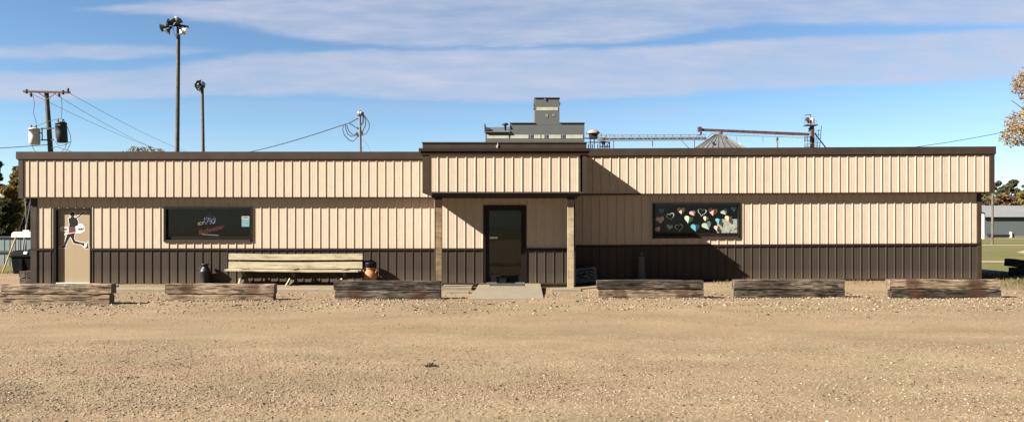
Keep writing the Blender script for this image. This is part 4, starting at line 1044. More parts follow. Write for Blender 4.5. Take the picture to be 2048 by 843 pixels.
# ------------------------------------------------------------------ wheelie bin, cart, guys, fence at left
d = 24.4
TB = thing('trash_bin', (X(41, d - .38), d, 0), 'black wheeled trash bin with a white sticker beside the left wall', 'trash bin'); c0 = TB.location
def frus(mb, cx, cy, z0_, z1_, w0, d0, w1, d1):
    mb.add([(cx + sx_ * w0 / 2, cy + sy * d0 / 2, z0_) for sx_, sy in ((-1, -1), (1, -1), (1, 1), (-1, 1))] + [(cx + sx_ * w1 / 2, cy + sy * d1 / 2, z1_) for sx_, sy in ((-1, -1), (1, -1), (1, 1), (-1, 1))],
           [(3, 2, 1, 0), (4, 5, 6, 7), (0, 1, 5, 4), (1, 2, 6, 5), (2, 3, 7, 6), (3, 0, 4, 7)])
mb = MB(); frus(mb, c0.x, d, .05, .60, .56, .6, .66, .72); frus(mb, c0.x, d, .60, .64, .72, .78, .73, .79); mb.box(c0.x - .05, c0.x + .05, d - .385, d - .31, .12, .55); mb.build('body', 'blackplastic', TB, c0)
mb = MB(); frus(mb, c0.x + .02, d + .02, .641, .78, .70, .76, .62, .66); frus(mb, c0.x + .02, d + .02, .78, .815, .62, .66, .5, .5); mb.build('lid', 'blackplastic', TB, c0)
mb = MB(); x_ = X(50.5, d - .36); mb.add([(x_ - .055, d - .372, .70), (x_ + .055, d - .372, .70), (x_ + .055, d - .348, .775), (x_ - .055, d - .348, .775)], [(0, 1, 2, 3)]); mb.add([(x_ - .055, d - .36, .70), (x_ + .055, d - .36, .70), (x_ + .055, d - .336, .775), (x_ - .055, d - .336, .775)], [(3, 2, 1, 0), ]); mb.build('sticker', 'white', TB, c0)
for s_ in (-1, 1):
    mb = MB(); mb.lathe((c0.x + s_ * .31 - .03, d + .30, .12), [(.05, 0), (.12, .005), (.12, .055), (.05, .06)], 18, (1, 0, 0)); mb.build('wheel', 'black', TB, c0)
mb = MB(); mb.tube([(c0.x - .3, d + .38, .62), (c0.x - .3, d + .46, .68), (c0.x + .3, d + .46, .68), (c0.x + .3, d + .38, .62)], .015, 8); mb.build('handle', 'blackplastic', TB, c0)
d = 27.5
GC = thing('golf_cart', (X(52, d), d + .55, -.06), 'small cart with a white roof parked behind the trash bin', 'golf cart'); c0 = GC.location
mb = MB(); x0, x1 = X(22, d), X(84, d); z0_, z1_ = Z(474, d), Z(463, d)
mb.prism([(x0 + .0, z0_), (x1, z0_), (x1, z1_ - .05), (x1 - .08, z1_), (x0 + .1, z1_), (x0 + .02, z1_ - .06)], d, d + 1.1); mb.build('roof', 'white', GC, c0)
mb = MB(); mb.box(X(33, d), X(45, d), d + .35, d + .75, z1_, z1_ + .06); mb.build('roof_cap', 'white', GC, c0)
for px, tx_, mt in ((33.5, 33, 'polepale'), (45.5, 50, 'steel'), (80, 80, 'steel')):
    for dy in (.07, 1.03):
        mb = MB(); mb.bar((X(px, d), d + dy, .55), (X(tx_, d), d + dy, z0_ + .01), .035); mb.build('roof_post', mt, GC, c0)
mb = MB(); mb.prism([(x0 + .15, .25), (x1 + .1, .25), (x1 + .1, .62), (x1 - .25, .66), (x0 + .65, .55), (x0 + .35, .70), (x0 + .18, .60)], d + .03, d + 1.07); mb.build('body', 'darksteel', GC, c0)
mb = MB(); mb.box(x0 + .62, x1 - .1, d + .07, d + 1.03, .67, .77); mb.build('seat', 'blackplastic', GC, c0)
for a in (x0 + .25, x1 - .1):
    for dy in (-.01, .97):
        mb = MB(); mb.lathe((a, d + dy, .16), [(.1, 0), (.22, .02), (.22, .12), (.1, .14)], 18, (0, 1, 0)); mb.build('wheel', 'black', GC, c0)
# yellow guy guard with its wire
d = 24.6; g0, g1 = Vector(P(4.5, 546, d)), Vector(P(32, 474, d))
GW = thing('guy_wire', (g0.x, d, 0), 'yellow guarded guy wire slanting up from the gravel edge', 'guy wire'); c0 = GW.location
mb = MB(); mb.tube([g0, g1], .023, 10); mb.build('guard', 'yellow', GW, c0)
mb = MB(); mb.tube([g1, Vector(P(62, 397, 26.5)), Vector(P(96, 310, 38.8))], .006, 6); mb.build('wire', 'wire', GW, c0)
d = 29.0
GW = thing('guy_wire', (X(44, d), d, -.06), 'grey guarded guy wire rising behind the white cart roof', 'guy wire'); c0 = GW.location
mb = MB(); mb.tube([P(43, 533, d), P(46, 498, d), P(53.5, 448, d)], .032, 8); mb.build('guard', 'steel', GW, c0)
mb = MB(); mb.tube([P(53.5, 450, d), P(50.5, 397, d), P(50, 360, d + 2), P(97, 309, 38.8)], .022, 6); mb.build('wire', 'greystone', GW, c0)
mb = MB(); mb.tube([P(53.5, 450, d), P(62, 397, d), P(80, 345, 35), P(98, 312, 38.9)], .020, 6); mb.build('wire', 'greystone', GW, c0)
# low blue grey sheet fence
d = 31.5
LF = thing('sheet_fence', (X(0, d), d, -.06), 'low blue grey metal sheet fence behind the trash bin', 'fence'); c0 = LF.location
mb = MB(); mb.siding((-32, d), (1, 0), 32 - 17.5 + 4, -.06, Z(474, d), .1, rib=.015); mb.siding((-13.5, d + .06), (-1, 0), 18.5, -.06, Z(474, d), .1, rib=.015); mb.build('panel', 'fencesheet', LF, c0)
mb = MB(); mb.box(-32, -13.5, d - .06, d + .12, Z(475, d), Z(472, d)); mb.box(-32, -13.5, d - .05, d - .021, Z(505, d), Z(501, d)); mb.build('rail', 'darksteel', LF, c0)
for a in range(6):
    mb = MB(); mb.box(-31.9 + a * 3.4, -31.8 + a * 3.4, d + .08, d + .18, -.1, Z(474, d)); mb.build('post', 'polewood', LF, c0)

# ------------------------------------------------------------------ poles and wires
def wire_thing(name, pts, rad, label, cat='wire', group=None, mat='wire', n=5):
    mb = MB(); mb.tube(pts, rad, n); return tag(mb.build(name, mat, None, pts[0]), label, cat, group)
def sag(a, b_, s_, n=14):
    a, b_ = Vector(a), Vector(b_); return [a.lerp(b_, i / n) - Vector((0, 0, 4 * s_ * (i / n) * (1 - i / n))) for i in range(n + 1)]
def flood(mbp, c, aim, parent, org, r=.28):
    A = Vector(aim).normalized(); c = Vector(c); r = r * .86
    b1 = MB(); b1.lathe(c, [(r * .28, -r * .9), (r * .40, -r * .5), (r * .62, -r * .25), (r, .30 * r), (r * 1.02, .36 * r)], 16, A); o = b1.build('lamp', M['lampmetal'], parent, org)
    b2 = MB(); b2.lathe(c, [(r * .9, .365 * r), (r * .9, .40 * r)], 16, A); b2.build('lens', M['lens'], o, org)
    b3 = MB(); b3.lathe(c, [(r * .30, -r * 1.5), (r * .34, -r * .92)], 12, A); b3.build('ballast', 'darksteel', o, org)
M['lampmetal'] = mat_plain('lamp_metal', (.13, .14, .15), .45, .2)
M['lens'] = mat_plain('lamp_lens', (.55, .56, .56), .15, spec=.6)
d = 45.0; px0 = 353.5
LP = thing('floodlight_pole', (X(px0 - .5, d), d, -.06), 'tall wooden floodlight pole with a wide cluster of lamps', 'light pole', 'ball field light poles'); c0 = LP.location
mb = MB(); mb.tube([(X(352, d), d, -.1), P(357, 48, d)], [.155, .105], 12); mb.build('pole', 'polewood', LP, c0)
mb = MB(); mb.bar(P(334, 47, d - .5), P(377, 55, d + .3), .10, .16); mb.bar(P(341, 44, d + .5), P(370, 58, d - .3), .09, .13); mb.build('crossarm', 'darksteel', LP, c0)
for a, b_, aim, r in ((325, 55, (-1, -.1, -.25), .30), (335, 62, (-.6, -.3, -.85), .28), (338, 46, (-.9, -.2, .25), .28), (347, 42, (-.5, -.3, .75), .28), (355, 42, (.3, .4, .8), .32), (370, 61, (.85, .25, -.35), .30), (364, 64, (.45, .2, -.8), .28)):
    flood(None, P(a, b_, d - .2), aim, LP, c0, r)
mb = MB(); mb.tube([P(345, 50, d - .2), P(348, 66, d - .2), P(351, 72, d - .2), P(354, 66, d - .2)], .02, 6); mb.build('cable', 'wire', LP, c0)
d = 70.0
LP = thing('floodlight_pole', (X(407, d), d, -.06), 'shorter looking floodlight pole with a tight lamp cluster, farther away', 'light pole', 'ball field light poles'); c0 = LP.location
mb = MB(); mb.tube([(X(409, d), d, -.1), P(404.5, 170, d)], [.17, .13], 12); mb.build('pole', 'polewood', LP, c0)
mb = MB(); mb.bar(P(396, 168, d - .5), P(409, 174, d + .3), .14, .18); mb.build('crossarm', 'darksteel', LP, c0)
for a, b_, aim in ((391.5, 171, (-1, -.3, -.1)), (394, 165, (-.8, -.4, .4)), (399, 162, (-.2, -.3, .9)), (393, 177, (-.7, -.3, -.6)), (399, 179, (-.3, -.4, -.8)), (406, 168, (.7, -.4, .3))):
    flood(None, P(a, b_, d - .3), aim, LP, c0, .26)
# utility pole
d = 39.0
UP = thing('utility_pole', (X(115, d), d, -.06), 'leaning wooden utility pole with crossarm and two transformers', 'utility pole'); c0 = UP.location
mb = MB(); mb.tube([P(116, 517, d), P(93, 184, d)], [.16, .105], 12); mb.build('pole', 'polewood', UP, c0)
mb = MB(); mb.bar(P(47, 183, d - .15), P(140, 185, d - .15), .10, .10); mb.build('crossarm', 'rustarm', UP, c0)
for a, b_ in ((78, 186), (111, 187)):
    mb = MB(); mb.bar(P(a, b_, d - .15), P(95, 198, d - .12), .035, .035); mb.build('brace', 'darksteel', UP, c0)
for a, b_, s_ in ((53, 182, 1), (126, 184, 1), (62, 190, -1), (118, 190, -1), (136, 180, 1)):
    mb = MB(); c = Vector(P(a, b_, d - .16)); mb.lathe(c, [(.03, -.14), (.07, -.10), (.04, -.06), (.085, -.02), (.04, .02), (.075, .06), (.03, .10)], 12, (0, 0, 1) if s_ > 0 else (.2, 0, -1)); mb.build('insulator', 'darksteel', UP, c0)
def transformer(pa, pb, mat, tilt):
    top, bot = Vector(P(*pa, d - .3)), Vector(P(*pb, d - .3)); A = (top - bot); L = A.length
    mb = MB(); mb.lathe(bot, [(.20, 0), (.255, .02), (.26, L * .5), (.26, L * .9), (.275, L * .9), (.275, L * .95), (.18, L)], 24, A); o = mb.build('transformer', mat, UP, c0)
    mb = MB(); u_ = Vector((1, 0, 0))
    for s_ in (-1, 1): mb.lathe(top + u_ * s_ * .12 + Vector((0, -.05, -.02)), [(.03, 0), (.05, .04), (.03, .08), (.05, .12), (.02, .18)], 10)
    mb.build('bushing', 'greystone', o, c0)
    mb = MB(); mb.bar(bot + A * .82 + Vector((-.1, -.26, 0)), bot + A * .82 + Vector((.12, -.26, 0)), .05, .07); mb.build('lug', 'darksteel', o, c0)
transformer((68.5, 256), (69.5, 289), 'white', 0)
transformer((122, 244), (125, 285), 'darksteel', 0)
mb = MB()
for yy_ in (257, 280): mb.bar(P(82, yy_, d - .2), P(108, yy_ - .5, d - .2), .05, .06)
mb.bar(P(84, 257, d - .25), P(84.5, 281, d - .25), .04); mb.bar(P(79, 266, d - .28), P(84, 266, d - .28), .05); mb.bar(P(111, 250, d - .28), P(113, 276, d - .28), .05)
mb.build('mounting_bracket', 'darksteel', UP, c0)
mb = MB()
for ln in ([(60, 257), (78, 250), (96, 243), (118, 237), (127, 238), (131, 246)], [(66, 192), (69, 205), (67, 225), (73, 247)], [(122, 192), (124, 210), (123, 236)], [(133, 250), (141, 270), (142, 284), (136, 298), (128, 306)], [(110, 283), (118, 291), (130, 290), (140, 283)], [(104, 296), (113, 293), (124, 297), (135, 300), (150, 306)], [(64, 290), (68, 300), (72, 304)], [(60, 264), (58, 275), (60, 286)], [(133, 286), (131, 296), (120, 306)]):
    mb.tube([P(a, b_, d - .3) for a, b_ in ln], .014, 6)
mb.build('jumper_wire', 'wire', UP, c0)
far = [(X(430, 125), 125, Z(318, 125)), (X(415, 125), 125, Z(322, 125)), (X(470, 125), 125, Z(322, 125))]
wl = ['thin power line running right from the left arm of the utility pole', 'thin power line running right from the middle of the utility pole arm', 'thin power line running right from the end of the utility pole arm']
for i, ((a, b_), f_) in enumerate(zip(((64, 188), (112, 190), (138, 186)), far)):
    wire_thing('power_line', sag(P(a, b_, d - .15), f_, 1.1), .011, wl[i], 'power line', 'power lines off the utility pole')
wire_thing('power_line', sag(P(98, 289, d - .1), P(-200, 304, d - 4), .06), .018, 'power line leaving the frame left from under the transformers', 'power line', 'power lines off the utility pole')
# service mast on the roof
M['mastmetal'] = mat_plain('grey_conduit', (.15, .155, .16), .5, .2)
d = 23.0
MS = thing('service_mast', (X(721, d), d, 3.35), 'grey electric service mast with looped cables standing on the roof', 'service mast'); c0 = MS.location
mb = MB(); mb.tube([(X(721.5, d), d, 3.36), P(719.5, 226, d)], [.045, .038], 14); mb.build('mast', M['mastmetal'], MS, c0)
mb = MB(); c = Vector(P(719.5, 229, d)); mb.lathe(c, [(.06, -.05), (.085, -.02), (.09, .04), (.07, .10), (.03, .125)], 18); mb.lathe(c + Vector((.03, -.02, -.03)), [(.05, 0), (.085, .06), (.06, .12)], 16, (.5, 0, 1)); mb.build('weatherhead', M['mastmetal'], MS, c0)
def s5(a, b_, o=0.0): return Vector(P(660 + a / 7.667, 200 + b_ / 7.667, d + o))
for ln in ([(510, 220), (560, 280), (600, 350), (600, 430), (560, 510), (480, 548)], [(500, 225), (545, 290), (550, 360), (520, 430), (500, 480)], [(500, 225), (520, 290), (515, 350), (470, 395)], [(495, 230), (505, 280), (495, 340), (470, 400), (455, 430)], [(520, 240), (550, 310), (540, 400), (505, 470)]):
    mb = MB(); mb.tube([s5(a, b_, -.06) for a, b_ in ln], .013, 6); mb.build('cable_loop', 'wire', MS, c0)
for ln in ([(230, 368), (245, 450), (270, 520), (330, 558), (390, 545), (430, 525)], [(205, 380), (195, 450), (220, 540), (290, 610), (350, 635), (400, 590), (430, 545)], [(255, 385), (285, 470), (340, 525), (400, 530), (430, 500)], [(290, 355), (340, 380), (390, 420), (440, 425)]):
    mb = MB(); mb.tube([s5(a, b_, .05) for a, b_ in ln], .013, 6); mb.build('cable_loop', 'wire', MS, c0)
mb = MB(); mb.bar(s5(405, 500), s5(440, 560), .06); mb.bar(s5(485, 470), s5(500, 530), .05); mb.bar(s5(415, 440), s5(475, 440), .05, .03); mb.bar(s5(405, 288), s5(435, 288), .03); mb.build('clamp', 'darksteel', MS, c0)
mb = MB()
for ln in ([(480, 590), (540, 650), (590, 710), (620, 800)], [(475, 690), (520, 780)]): mb.tube([s5(a, b_, -.03) for a, b_ in ln], .005, 5)
mb.build('guy_strand', 'steel', MS, c0)
e = P(352, 318, 44.8)
wire_thing('service_cable', [s5(410, 288), s5(300, 350)] + sag(s5(230, 370), e, .36), .017, 'thick black cable sloping left from the roof mast behind the roof', 'cable')
wire_thing('power_line', sag(P(1830, 294, 26), P(2130, 236, 26), .08), .010, 'thin line rising right from the roof edge into the autumn tree', 'power line')

# ------------------------------------------------------------------ grain elevator group
d = 160.0; s1 = d / F
GE = thing('grain_elevator', (X(1094, d), d, -.06), 'tall grey clad grain elevator with a square headhouse behind the porch', 'grain elevator'); c0 = GE.location
def blk(p0, p1, yt, yb, depth, d_=d): 
    mb = MB(); zb = Z(yb, d_) if yb else -.06
    mb.box(X(p0, d_), X(p1, d_), d_, d_ + depth, zb, Z(yt, d_)); return mb
blk(1020, 1169, 246, None, 14).build('main_house', 'grey_metal', GE, c0)
mb = MB(); mb.box(X(1070, d), X(1119, d), d - .02, d + 9, Z(250, d), Z(196, d)); mb.build('headhouse', 'grey_metal', GE, c0)
blk(971, 1019.8, 263, None, 11).build('annex', 'grey_metal', GE, c0)
mb = MB(); mb.add([(X(970, d), d - .4, Z(263, d)), (X(1020, d), d - .4, Z(262, d)), (X(1020, d), d + 6, Z(253.5, d + 6)), (X(970.5, d + 6), d + 6, Z(254.5, d + 6))], [(0, 1, 2, 3)]); mb.box(X(970, d), X(1020, d), d - .5, d - .1, Z(265, d), Z(263, d)); mb.build('annex_roof', 'grey_metal', GE, c0)
mb = MB(); mb.prism([(X(969, d), Z(263, d)), (X(971.5, d), Z(263, d)), (X(971.5, d), Z(250, d)), (X(970, d), Z(247, d)), (X(969, d), Z(247, d))], d - .3, d + 4); mb.prism([(X(971, d), Z(262, d)), (X(984, d), Z(259.5, d)), (X(979, d), Z(256, d)), (X(971, d), Z(255, d))], d - .45, d + 1); mb.build('gable_fin', 'darksteel', GE, c0)
mb = MB(); mb.lathe(P(1010.5, 255, d), [(.25, -.6), (.25, .5), (.7, .55), (.6, .9), (.2, 1.0)], 12); mb.build('vent', 'darksteel', GE, c0)
mb = MB()
for p0, p1, ya, yb in ((1073, 1107, 214.5, 221), (1107.6, 1116, 214.5, 221)): mb.box(X(p0, d), X(p1, d), d - .09, d - .021, Z(yb, d), Z(ya, d))
mb.build('pale_panel', 'cream', GE, c0)
mb = MB()
for p0, p1 in ((974, 1017.5), (1021, 1057), (1068, 1081), (1083, 1089), (1098, 1122), (1132, 1166)): mb.box(X(p0, d), X(p1, d), d - .07, d - .003, Z(277, d), Z(269.5, d))
mb.build('pale_panel', 'cream', GE, c0)
for px in (1063, 1094.5, 1127):
    mb = MB(); mb.box(X(px - 2.5, d), X(px + 2.5, d), d - .08, d - .003, Z(276, d), Z(269, d)); o = mb.build('window', 'grey_pale', GE, c0)
    mb = MB(); mb.box(X(px - 1.7, d), X(px + 1.7, d), d - .10, d - .081, Z(275.2, d), Z(269.8, d)); mb.build('pane', 'darksteel', o, c0)
mb = MB(); mb.box(X(1091.5, d), X(1096, d), d - .1, d - .021, Z(234, d), Z(228, d)); mb.box(X(1105, d), X(1109, d), d - .1, d - .021, Z(232, d), Z(228.5, d)); mb.build('window', 'grey_pale', GE, c0)
mb = MB()
for p0, p1, y_ in ((1069, 1120, 196), (1019.5, 1069.9, 246.2), (1119.1, 1170, 246)): mb.box(X(p0, d), X(p1, d), d - .25, d + 9, Z(y_, d), Z(y_ - .9, d))
mb.box(X(1088, d), X(1091, d), d - .3, d - .251, Z(200, d), Z(195, d))
for y_ in (204, 211): mb.box(X(1067.5, d), X(1069.9, d), d + .5, d + 2.5, Z(y_ + 5, d), Z(y_, d))
mb.box(X(1119.1, d), X(1121, d), d + .5, d + 2, Z(208, d), Z(204, d))
mb.build('roof_edge', 'greystone', GE, c0)
# loading tower, its shadow put into the dark steel colour
d = 157.0
LT = thing('loading_tower', (X(1200, d), d, -.06), 'steel frame coloured dark as in shadow with a domed hopper right of the grain elevator', 'tower'); c0 = LT.location
mb = MB()
for px in (1181, 1188.5, 1200, 1209.5, 1219):
    mb.bar((X(px, d), d, -.06), P(px, 266 if px < 1190 else 284, d), .20)
    mb.bar((X(px, d), d + 4, -.06), (X(px, d), d + 4, Z(284, d)), .20)
for y_, a, b_ in ((276.5, 1168, 1197), (284.5, 1176, 1220), (293, 1200, 1220), (266.5, 1172, 1197)): mb.bar(P(a, y_, d), P(b_, y_, d), .22); mb.bar(P(a, y_, d + 4), P(b_, y_, d + 4), .18)
mb.bar(P(1204, 296, d), P(1209, 286, d), .12); mb.bar(P(1209.5, 296, d), P(1218, 286, d), .12)
mb.build('frame', 'darksteel', LT, c0)
mb = MB(); mb.box(X(1179.5, d), X(1196, d), d - .6, d + 2, Z(276, d), Z(266, d)); mb.build('hopper', 'darksteel', LT, c0)
mb = MB(); c = Vector(P(1187, 267, d)); mb.lathe(c, [(1.35, 0), (1.3, .25), (1.0, .55), (.5, .8), (.1, .88)], 18); mb.build('dome', mat_plain('rusty_dome', (.26, .19, .15), .8, var=.3), LT, c0)
mb = MB(); mb.bar(P(1199, 279, d), P(1212, 279, d), .5, .5); mb.lathe(P(1206, 288, d), [(.25, 0), (.8, 1.0), (.8, 1.3)], 10); mb.build('gearbox', 'greystone', LT, c0)
# catwalk conveyor truss
d = 155.0
CV = thing('conveyor_truss', (X(1300, d), d, -.06), 'grey truss conveyor bridge crossing between dark tower and grain bin', 'conveyor'); c0 = CV.location
mb = MB()
def ty(px, t): return (270.5 if t else 281.2) + (px - 1195) * (-1.6 / 217)
for o in (0, 1.4):
    mb.bar(P(1195, ty(1195, 1), d + o), P(1412, ty(1412, 1), d + o), .13); mb.bar(P(1195, ty(1195, 0), d + o), P(1412, ty(1412, 0), d + o), .20)
    mb.bar(P(1195, ty(1195, 1) + 4.5, d + o), P(1412, ty(1412, 1) + 4.5, d + o), .09)
    xs_ = np.linspace(1195, 1412, 27)
    for i, (a, b_) in enumerate(zip(xs_, xs_[1:])):
        mb.bar(P(a, ty(a, 1), d + o), P(a, ty(a, 0), d + o), .09); mb.bar(P(a, ty(a, 0 if i % 2 else 1), d + o), P(b_, ty(b_, 1 if i % 2 else 0), d + o), .08)
mb.bar(P(1412, 279.5, d), P(1422, 267.5, d), .16); mb.bar(P(1422, 267.5, d), P(1440, 266.5, d), .16)
mb.build('truss', 'steel', CV, c0)
mb = MB(); mb.bar(P(1195, 278, d + .7), P(1412, 276.5, d + .7), .5, .28); mb.build('trough', 'grey_pale', CV, c0)
mb = MB()
for a, yt in ((1227, 282), (1389, 280)): mb.bar((X(a, d), d, -.06), P(a, yt, d), .16)
mb.bar(P(1305, 281, d), P(1305, 293, d), .18); mb.bar(P(1363, 281, d), P(1378, 296, d), .10); mb.build('support', 'greystone', CV, c0)
mb = MB(); mb.bar(P(1213, 280, d), P(1213, 265, d), .06); mb.bar(P(1201, 272, d), P(1203, 266, d), .25); mb.bar(P(1213, 269, d), P(1226, 268.5, d), .06); mb.build('railing', 'steel', CV, c0)
# grain bin
d = 150.0; R_ = 66 / F * d; zt, ze = Z(268, d), Z(268, d) - 66 * .615 / F * d
GB = thing('grain_bin', (X(1437.5, d), d, -.06), 'round galvanised grain bin with ribbed conical roof showing over the parapet', 'grain bin'); c0 = GB.location
mb = MB(); mb.lathe((c0.x, d, 0), [(R_ * .97, -.06), (R_ * .97, ze)], 48); mb.build('wall', 'binroof', GB, c0)
mb = MB(); nseg = 30; vs = []; fs = []
for i in range(nseg):
    a0, a1 = 2 * math.pi * i / nseg, 2 * math.pi * (i + 1) / nseg; am = a0 + (a1 - a0) * .12
    for a, hh_ in ((a0, .16), (am, .16), (am + .004, 0), (a1 - .004, 0)):
        vs += [(c0.x + .8 * math.cos(a), d + .8 * math.sin(a), zt + hh_ - .2), (c0.x + R_ * math.cos(a), d + R_ * math.sin(a), ze + hh_)]
n4 = len(vs) // 2
fs = [(2 * i, 2 * i + 1, 2 * ((i + 1) % n4) + 1, 2 * ((i + 1) % n4)) for i in range(n4)]
mb.add(vs, fs); mb.build('conical_roof', 'binroof', GB, c0)
mb = MB(); mb.lathe((c0.x, d, zt), [(.85, -.25), (.75, .35), (.5, .5)], 16); mb.build('collar', 'greystone', GB, c0)
mb = MB(); mb.bar(P(1448, 272, d - 1.2), P(1458, 296, d - 5), .35, .1); mb.bar(P(1451, 272, d - 1.2), P(1461, 296, d - 5), .06, .3); mb.build('ladder', 'darksteel', GB, c0)
mb = MB(); mb.box(X(1414, d), X(1417, d), d - 4.4, d - 3.8, Z(292.5, d), Z(288.5, d)); mb.build('roof_vent', 'darksteel', GB, c0)
mb = MB(); mb.bar(P(1474, 294, d - 1), P(1480, 288, d - 1), .5, .6); mb.build('roof_hatch', 'white', GB, c0)
# rusty top conveyor
d = 152.0
RC = thing('rusty_conveyor', (X(1510, d), d, -.06), 'long rust red conveyor tube sloping over the conical grain bin', 'conveyor'); c0 = RC.location
mb = MB(); mb.bar(P(1402, 259.5, d), P(1618, 268.5, d), .5, .50); 
for i in range(9): a = 1420 + i * 22; y_ = 259.5 + (a - 1402) * 9 / 216; mb.bar(P(a, y_, d), P(a + 1.2, y_ + .05, d), .56, .56)
mb.build('casing', 'rust', RC, c0)
mb = MB(); mb.bar(P(1402, 257.2, d), P(1618, 266.2, d), .54, .05); mb.build('top_highlight', 'grey_pale', RC, c0)  # pale strip painting the highlight along the top of the casing
mb = MB(); mb.box(X(1396, d), X(1402.5, d), d - .5, d + .5, Z(263, d), Z(254, d)); mb.bar(P(1403, 264, d), P(1400, 271, d), .3); mb.build('head_box', 'rust', RC, c0)
mb = MB()
for o in (-.5, .6):
    mb.bar(P(1440, 266.8, d + o), P(1616, 271, d + o), .07); mb.bar(P(1440, 269.8, d + o), P(1616, 275.5, d + o), .12)
    for i in range(20): a = 1445 + i * 8.8; t = (a - 1440) / 176; mb.bar(P(a, 266.8 + 4.2 * t, d + o), P(a, 269.8 + 5.7 * t, d + o), .05)
mb.build('catwalk', 'steel', RC, c0)
mb = MB(); mb.bar((X(1554.5, d), d, -.06), P(1554.5, 274, d), .35); mb.bar(P(1526, 274, d), P(1526, 286, d), .08); mb.bar(P(1473, 271, d), P(1473, 284, d), .06); mb.build('support', 'grey_pale', RC, c0)
# bucket leg tower
d = 153.0
BLg = thing('elevator_leg', (X(1623, d), d, -.06), 'rusty bucket leg tower with railed platform at the conveyor end', 'tower'); c0 = BLg.location
mb = MB(); mb.bar((X(1624, d), d, -.06), P(1624, 252, d), .62, .62); mb.build('leg_casing', 'rust', BLg, c0)
mb = MB(); mb.bar((X(1627.8, d), d - .2, -.06), P(1627.8, 258, d - .2), .22); mb.bar((X(1622, d), d - .34, -.06), P(1622, 262, d - .34), .12); mb.build('downpipe', 'grey_pale', BLg, c0)
mb = MB(); mb.bar(P(1609, 250.5, d), P(1633, 250.5, d), 1.6, .25); mb.bar(P(1617, 258, d), P(1623, 252, d), .2); mb.build('platform', 'greystone', BLg, c0)
mb = MB()
for a in (1609, 1614, 1619, 1629, 1633): mb.bar(P(a, 250, d - .8), P(a, 241, d - .8), .06)
for y_ in (241, 245.5): mb.bar(P(1609, y_, d - .8), P(1614, y_, d - .8), .06); mb.bar(P(1628, y_, d - .8), P(1633, y_, d - .8), .06)
mb.build('railing', 'steel', BLg, c0)
mb = MB(); mb.lathe(P(1614.5, 238.5, d - .3), [(.35, -.4), (.42, 0), (.35, .4)], 12, (0, 1, 0)); mb.bar(P(1612, 236, d), P(1619, 246, d), .4); mb.bar(P(1621.5, 250, d), P(1621.5, 229, d), .12); mb.bar(P(1609.5, 230.5, d), P(1622, 229, d), .13); mb.bar(P(1619, 243, d), P(1627, 243.5, d), .25); mb.build('head_drive', 'rust', BLg, c0)
mb = MB(); mb.lathe(P(1624.3, 246, d), [(.45, 0), (.45, .8), (.3, 1.1)], 14); mb.build('head_cover', 'cream', BLg, c0)
mb = MB()
for a in (1609.5, 1615.5, 1620): mb.bar((X(a, d), d - .3, -.06), P(a, 266, d - .3), .11)
for y_ in (274, 281, 287, 293): mb.bar(P(1609.5, y_, d - .3), P(1620, y_, d - .3), .10)
for y_ in (281, 293): mb.bar(P(1609.5, y_, d - .3), P(1615.5, y_ - 6, d - .3), .07)
mb.build('ladder_cage', 'steel', BLg, c0)
mb = MB(); mb.bar(P(1629, 266, d), P(1653, 297, d), .20); mb.bar(P(1617, 263, d), P(1622, 254, d), .22); mb.build('spout', 'darksteel', BLg, c0)
mb = MB()
for a, b_, yt in ((1632, 1632, 264), (1634, 1638, 258), (1639, 1643, 251)): mb.bar(P(a, 297, d + .5), P(b_, yt, d + .5), .09)
for y_ in (261, 269, 277, 285, 291): mb.bar(P(1631, y_, d + .5), P(1641, y_, d + .5), .07)
mb.build('side_frame', 'greystone', BLg, c0)

# ------------------------------------------------------------------ right background: barn, pole, white silo end
d = 138.0
BN = thing('pole_barn', (X(2050, d), d, -.06), 'long grey metal barn with a pale roof in front of the trees', 'barn'); c0 = BN.location
x0, x1 = X(1968, d), X(2300, d); zE, zR = Z(434, d), Z(408, d)
mb = MB(); mb.box(x0, x1, d, d + 16, -.06, zE - .12); mb.build('wall', 'shedwall', BN, c0)
mb = MB(); mb.prism([(0, 0)] * 0 + [(x0 - .5, zE), (x1, zE), (x1, zE + .12), (x0 - .5, zE + .12)], d - .5, d - .3)
mb.add([(x0 - .5, d - .5, zE + .12), (x1, d - .5, zE + .12), (x1, d + 8, zR), (x0 - .5, d + 8, zR), (x0 - .5, d + 16.5, zE + .12), (x1, d + 16.5, zE + .12),
        (x0 - .5, d - .5, zE), (x1, d - .5, zE), (x1, d + 16.5, zE), (x0 - .5, d + 16.5, zE)], [(0, 1, 2, 3), (3, 2, 5, 4), (6, 9, 8, 7), (0, 3, 4, 9, 6), (1, 7, 8, 5, 2)])
mb.build('roof', 'shedroof', BN, c0)
mb = MB(); mb.box(x0, x1, d - .03, d - .002, -.05, .25); mb.build('foundation', 'concrete', BN, c0)
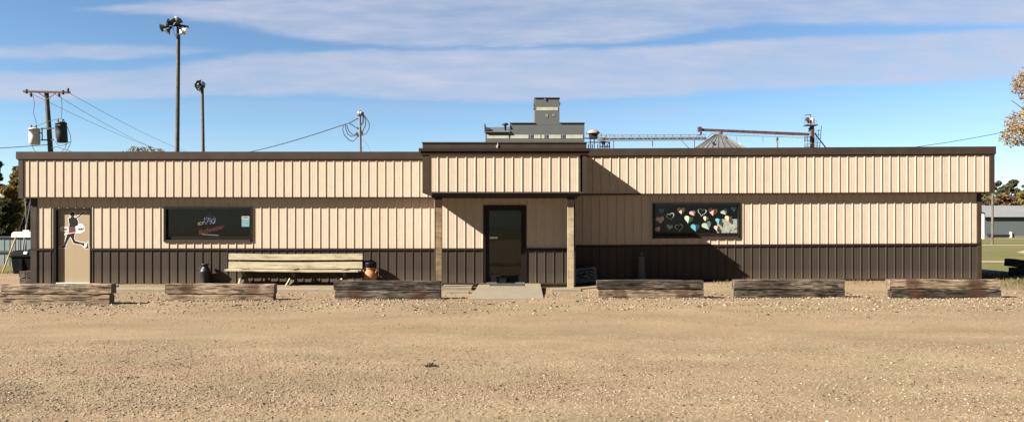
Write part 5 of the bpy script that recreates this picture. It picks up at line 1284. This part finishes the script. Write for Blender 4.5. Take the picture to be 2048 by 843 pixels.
mb = MB(); mb.box(X(1974, d), X(1979, d), d - .5, d - .05, -.06, Z(467, d)); mb.box(X(1974, d), X(2021, d), d - .25, d - .05, .35, .52); mb.build('loading_sill', 'darksteel', BN, c0)
mb = MB(); mb.box(X(2019, d), X(2022, d), d - .3, d - .04, -.06, Z(463, d)); mb.build('bollard', 'white', BN, c0)
d = 120.0
WT = thing('white_tank', (X(1964.5, d), d, -.06), 'narrow white upright tank just past the right corner', 'tank'); c0 = WT.location
mb = MB(); mb.lathe(c0, [(.42, 0), (.42, Z(427.5, d) + .06)], 20); mb.build('body', 'white', WT, c0)
mb = MB(); zc = Z(427.5, d) + .06; mb.lathe(c0, [(.46, zc), (.40, zc + .15), (.1, zc + .35)], 20); mb.build('cap', 'darksteel', WT, c0)
d = 74.0
WP = thing('wooden_pole', (X(1984.5, d), d, -.06), 'weathered wooden pole standing alone in the grass before the barn', 'pole'); c0 = WP.location
mb = MB(); mb.tube([(c0.x, d, -.1), (c0.x + .02, d, 2.5), P(1985.3, 384, d)], [.115, .105, .09], 12); mb.build('shaft', 'polewood', WP, c0)
mb = MB(); mb.lathe(P(1985.3, 384.5, d), [(.11, 0), (.12, .12), (.05, .18)], 12); mb.build('cap', 'greystone', WP, c0)

# low rise far across the road behind the viewer: it is what the dark panes mirror
M['hillgrass'] = mat_plain('dry_hill_grass', (.06, .058, .035), .95, var=.3, scale=.05)
mb = MB(); vs = []; nh = 60
for i in range(nh + 1):
    x = -420 + 840 * i / nh; h = 4.2 + 2.2 * mnoise.noise((x * .012, 1.0, 0)) + 1.2 * mnoise.noise((x * .04, 3.0, 0))
    vs += [(x, -330, -.3), (x, -430, h), (x, -560, h * 1.1), (x, -700, -.3)]
mb.add(vs, [(4 * i + j, 4 * i + j + 1, 4 * i + 5 + j, 4 * i + 4 + j) for i in range(nh) for j in range(3)], True)
tag(mb.build('hills', 'hillgrass'), kind='structure')
M['asphalt'] = mat_plain('asphalt', (.045, .045, .047), .9, var=.15)
mb = MB(); mb.add([(-200, -76, -.05), (200, -76, -.05), (200, -62, -.05), (-200, -62, -.05)], [(0, 1, 2, 3)]); tag(mb.build('road', 'asphalt'), kind='structure')
